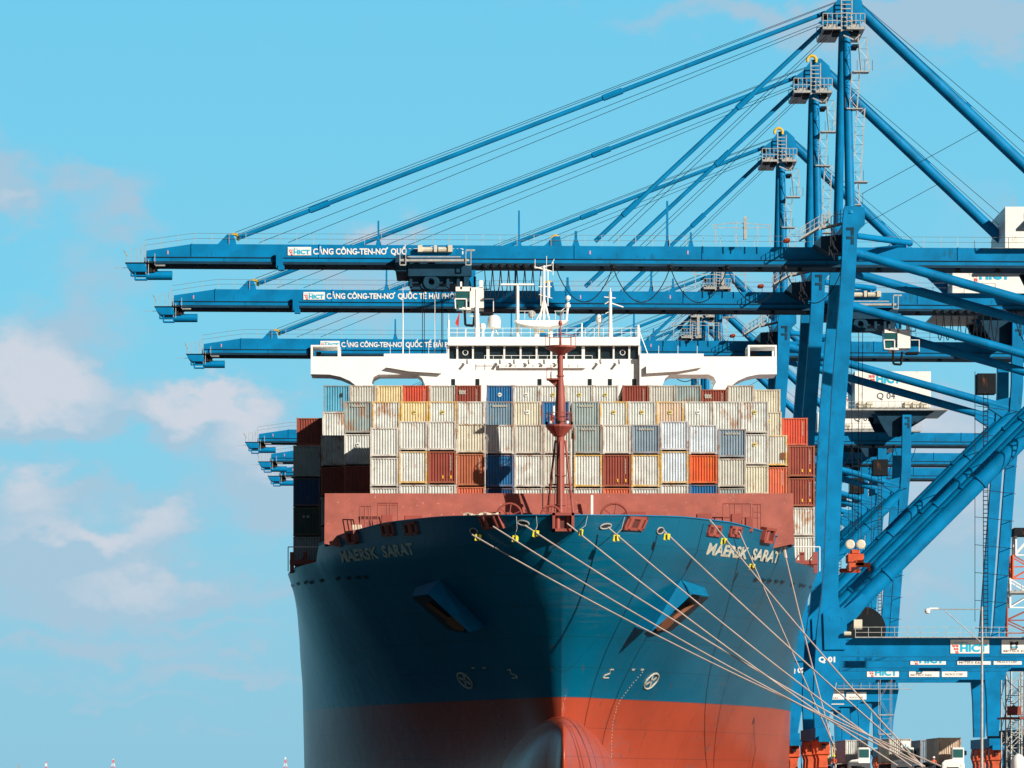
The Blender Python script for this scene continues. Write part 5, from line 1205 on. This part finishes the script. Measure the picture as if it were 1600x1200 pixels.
# ------------------------------------------------------------------ lamp post
t = thing('street_lamp', (PX(1534, 350), 350, 1.2), 'slender pale street lamp post with one long arm reaching left over the quay', 'street lamp')
g = MB(); g.tube((PX(1534, 350), 350, 1.2), (PX(1534.5, 350), 350, PZ(948, 350)), .14, .09, n=12); g.tube((PX(1534, 350), 350, 1.2), (PX(1534, 350), 350, 1.5), .3, n=12); g.build('pole', M['galv'], t, smooth=True)
g = MB(); g.tube(P(1534, 952, 350), P(1458, 952, 350), .05, n=6); g.tube(P(1476, 954, 350), P(1532, 1003, 350), .04, n=6); g.build('arm', M['galv'], t)
g = MB(); g.lathe(P(1449, 954, 350), [(.03, .2), (.2, .14), (.26, -.02), (.2, -.22), (.05, -.3)], 12); g.tube(P(1452, 951, 350), P(1466, 951, 350), .09, n=6); g.build('lamp_head', M['radome'], t)

# ------------------------------------------------------------------ mobile crane tower, stair tower at the right edge
def lattice(mb, x0, x1, y0, y1, z0, z1, step, r, tapx=0):
    n = max(1, int((z1-z0)/step))
    def c(k, i, j):
        u = k/n; xm = (x0+x1)/2; hw = (x1-x0)/2*(1-tapx*u); return Vector((xm+hw*(1 if i else -1), y1 if j else y0, z0+(z1-z0)*u))
    for k in range(n):
        for (i, j) in ((0, 0), (1, 0), (1, 1), (0, 1)): mb.tube(c(k, i, j), c(k+1, i, j), r, n=5)
        mb.tube(c(k, k % 2, 0), c(k+1, 1-k % 2, 0), r*.6, n=4); mb.tube(c(k, k % 2, 1), c(k+1, 1-k % 2, 1), r*.6, n=4); mb.tube(c(k, 0, 0), c(k, 1, 0), r*.6, n=4); mb.tube(c(k, 0, k % 2), c(k+1, 0, 1-k % 2), r*.6, n=4)
t = thing('mobile_harbour_crane', (PX(1592, 540), 540, 1.2), 'red and white lattice tower of a mobile harbour crane at the right edge', 'mobile crane')
D = 540
for k, (a, b, m_) in enumerate(((1010, 950, 'mast'), (950, 905, 'signwhite'), (905, 868, 'orange'), (868, 838, 'signwhite'))):
    g = MB(); w = 1.9-.25*k; lattice(g, PX(1592, D)-w+k*.18, PX(1592, D)+w+k*.18, D-w, D+w, PZ(a, D), PZ(b, D), 1.6, .2); g.build('tower_section', M[m_], t)
g = MB(); g.box(PX(1582, D), PX(1604, D), D-2, D+2, PZ(838, D), PZ(826, D)); g.build('head_frame', M['dark'], t)
g = MB(); g.box(PX(1574, D), PX(1620, D), D-2.5, D+2.5, PZ(928, D), PZ(924, D)); g.box(PX(1572, D), PX(1620, D), D-2.8, D+2.8, PZ(1003, D), PZ(998, D)); lattice(g, PX(1576, D), PX(1600, D), D-2.5, D+2.5, 1.2, PZ(1003, D), 2, .14)
for k in range(5): x = PX(1574+9*k, D); g.tube((x, D-2.6, PZ(924, D)), (x, D-2.6, PZ(914, D)), .06, n=4)
g.build('lower_platform', M['galv'], t)
t = thing('stair_tower', (PX(1590, 470), 470, 1.2), 'grey steel scaffold stair tower behind the right crane legs', 'stair tower')
D = 470; g = MB(); lattice(g, PX(1568, D), PX(1596, D), D-2, D+2, 1.2, PZ(1062, D), 1.7, .09)
g.build('frame', M['galv'], t); g = MB()
for k in range(6):
    za = 1.6+k*1.75
    for j in range(7):
        u = j/7; x = PX(1570, D)+(u if k % 2 else 1-u)*1.8; g.box(x, x+.4, D-1.8, D-.9, za+u*1.75, za+u*1.75+.09)
g.build('stair_flight', M['galv'], t)
g = MB(); g.box(PX(1562, D), PX(1598, D), D-2.4, D+2.4, PZ(1124, D), PZ(1121, D)); g.box(PX(1570, D), PX(1592, D), D-2.1, D-1.9, PZ(1118, D), PZ(1104, D)); g.build('landing', M['mast'], t)
g = MB(); g.box(PX(1578, 560), PX(1640, 560), 560, 585, 1.2, PZ(1140, 560)); g.box(PX(1572, 559), PX(1640, 559), 559, 560, PZ(1178, 559), PZ(1172, 559))
for k in range(6): g.box(PX(1580+9*k, 558.8), PX(1582+9*k, 558.8), 558.8, 559.1, 1.2, PZ(1141, 558.8))
o = g.build('dark_shed', M['crane_dk'], None, org=(PX(1600, 560), 560, 1.2)); tag(o, 'dark low quay shed at the lower right edge behind the stair tower', 'shed')
o = MB().lathe((PX(1591, 400), 400, 1.2), [(.7, 0), (.75, .9), (.7, 1.6), (.45, 2.0), (.05, 2.2)], 18).build('water_tank', M['ship_white'], None, org=(PX(1591, 400), 400, 1.2), smooth=True); tag(o, 'round white tank standing at the bottom right corner', 'tank')
# grey flag-less scaffold mast by the near legs
t = thing('scaffold_mast', (PX(1382, 500), 500, 1.2), 'thin grey scaffold stair mast rising left of the middle truck', 'scaffold')
D = 500; g = MB(); lattice(g, PX(1374, D), PX(1392, D), D-1, D+1, 1.2, PZ(1062, D), 2.2, .03); g.build('frame', M['galv'], t)
g = MB()
for py in (1118, 1148, 1172): g.box(PX(1372, D), PX(1395, D), D-1.2, D+1.2, PZ(py, D), PZ(py-1.5, D))
g.build('landing', M['galv'], t)

# ------------------------------------------------------------------ channel beacons far out on the left
for (px, py, w, l) in ((29, 1193, .5, 'grey tip of a far channel beacon, leftmost on the horizon'), (72, 1190, .8, 'red and white tip of a far beacon, second from the left'), (177, 1186, 1.3, 'red and white lattice beacon tip standing third from the left'), (446, 1183, 1.1, 'red and white beacon tip just left of the ship hull')):
    D = 1500; t = thing('channel_beacon', (PX(px, D), D, -2.6), l, 'beacon', 'red and white beacons on the horizon'); zt_ = PZ(py, D); z = -2.6; k = 0
    while z < zt_-.1:
        z1_ = min(z+1.3, zt_); u0, u1 = (z+2.6)/(zt_+2.6), (z1_+2.6)/(zt_+2.6); g = MB()
        W0, W1 = w*1.6*(1-u0)+.12, w*1.6*(1-u1)+.12
        for (i, j) in ((-1, -1), (1, -1), (1, 1), (-1, 1)): g.tube((PX(px, D)+i*W0, D+j*W0, z), (PX(px, D)+i*W1, D+j*W1, z1_), .12, n=4)
        g.tube((PX(px, D)-W0, D-W0, z), (PX(px, D)+W1, D-W1, z1_), .08, n=4); g.tube((PX(px, D)+W0, D-W0, z), (PX(px, D)-W1, D-W1, z1_), .08, n=4)
        g.build('tower_section', M['logored' if k % 2 else 'signwhite'] if px > 40 else M['galv'], t); z = z1_; k += 1

# ------------------------------------------------------------------ dock workers
def person(px, d, z0, label, vest='orange', h=1.74, helm='guard', yaw=.3):
    X_ = PX(px, d); t = thing('person', (X_, d, z0), label, 'person')
    J = {'pel': (0, 0, .93), 'ch': (0, -.01, 1.28), 'nk': (0, 0, 1.47), 'hd': (0, -.01, 1.62), 'hdt': (0, -.01, 1.70), 'hl': (-.1, 0, .88), 'kl': (-.12, -.03, .48), 'al': (-.13, .02, .08), 'tl': (-.14, -.16, .04), 'hr': (.1, 0, .88), 'kr': (.13, -.06, .48), 'ar': (.15, .0, .08), 'tr': (.17, -.18, .04),
         'sl': (-.19, 0, 1.40), 'el': (-.25, -.02, 1.12), 'wl': (-.24, -.14, .88), 'fl': (-.23, -.2, .80), 'sr': (.19, 0, 1.40), 'er': (.27, -.03, 1.13), 'wr': (.2, -.25, 1.05), 'fr': (.15, -.31, 1.07)}
    Rd = {'pel': .145, 'ch': .15, 'nk': .06, 'hd': .09, 'hdt': .075, 'hl': .09, 'kl': .062, 'al': .045, 'tl': .035, 'hr': .09, 'kr': .062, 'ar': .045, 'tr': .035, 'sl': .065, 'el': .047, 'wl': .032, 'fl': .03, 'sr': .065, 'er': .047, 'wr': .032, 'fr': .03}
    E_ = [('pel', 'ch'), ('ch', 'nk'), ('nk', 'hd'), ('hd', 'hdt'), ('pel', 'hl'), ('hl', 'kl'), ('kl', 'al'), ('al', 'tl'), ('pel', 'hr'), ('hr', 'kr'), ('kr', 'ar'), ('ar', 'tr'), ('ch', 'sl'), ('sl', 'el'), ('el', 'wl'), ('wl', 'fl'), ('ch', 'sr'), ('sr', 'er'), ('er', 'wr'), ('wr', 'fr')]
    for side, w, f in ((-1, 'wl', 'fl'), (1, 'wr', 'fr')):
        W_, F_ = Vector(J[w]), Vector(J[f]); dv = (F_-W_).normalized()
        for k in range(4):
            n1, n2 = f+'%da' % k, f+'%db' % k; o = Vector(((k-1.5)*.02, 0, 0)); ln = (.05, .058, .055, .042)[k]
            J[n1] = tuple(F_+o+dv*.03); J[n2] = tuple(F_+o+dv*(.03+ln)+Vector((0, -.01, -.015))); Rd[n1] = .009; Rd[n2] = .008; E_ += [(f, n1), (n1, n2)]
        J[f+'t'] = tuple(W_+dv*.05+Vector((-side*.04, -.02, .0))); Rd[f+'t'] = .010; E_.append((w, f+'t'))
    ks = list(J); me = bpy.data.meshes.new('body'); me.from_pydata([J[k] for k in ks], [(ks.index(a), ks.index(b)) for a, b in E_], [])
    o = bpy.data.objects.new('body', me); COL.objects.link(o); md = o.modifiers.new('skin', 'SKIN'); 
    for k, sv in zip(ks, me.skin_vertices[0].data): sv.radius = (Rd[k], Rd[k]*.85 if k in ('pel', 'ch') else Rd[k])
    me.skin_vertices[0].data[0].use_root = True
    s2 = o.modifiers.new('sub', 'SUBSURF'); s2.levels = 1; s2.render_levels = 1
    bpy.context.view_layer.update(); m2 = bpy.data.meshes.new_from_object(o.evaluated_get(bpy.context.evaluated_depsgraph_get())); m2.name = 'body'
    bpy.data.objects.remove(o)
    for mm_ in ('skin', 'denim', vest): m2.materials.append(M[mm_])
    for p in m2.polygons:
        z = p.center.z; ax_ = abs(p.center.x); p.material_index = 1 if z < .93 and ax_ < .21 else (2 if .93 <= z < 1.46 and p.center.y > -.24 and not (z < .95 and ax_ > .2) else 0); p.use_smooth = True
    o = bpy.data.objects.new('body', m2); COL.objects.link(o); o.parent = t; k = h/1.74; o.scale = (k, k, k); o.rotation_euler.z = yaw
    g = MB(); g.lathe((X_, d, z0+1.64*k), [(.16, 0), (.135, .02), (.125, .08), (.08, .14), (.01, .155)], 14); g.build('safety_helmet', M[helm], t, smooth=True)
    return t
person(1459, 383, 1.2, 'dock worker in orange vest and pale helmet standing between the trucks', helm='signwhite')
person(1303, 366, 1.2, 'dock worker in orange vest and yellow helmet beside the orange crane bogies', helm='guard', yaw=-.5)
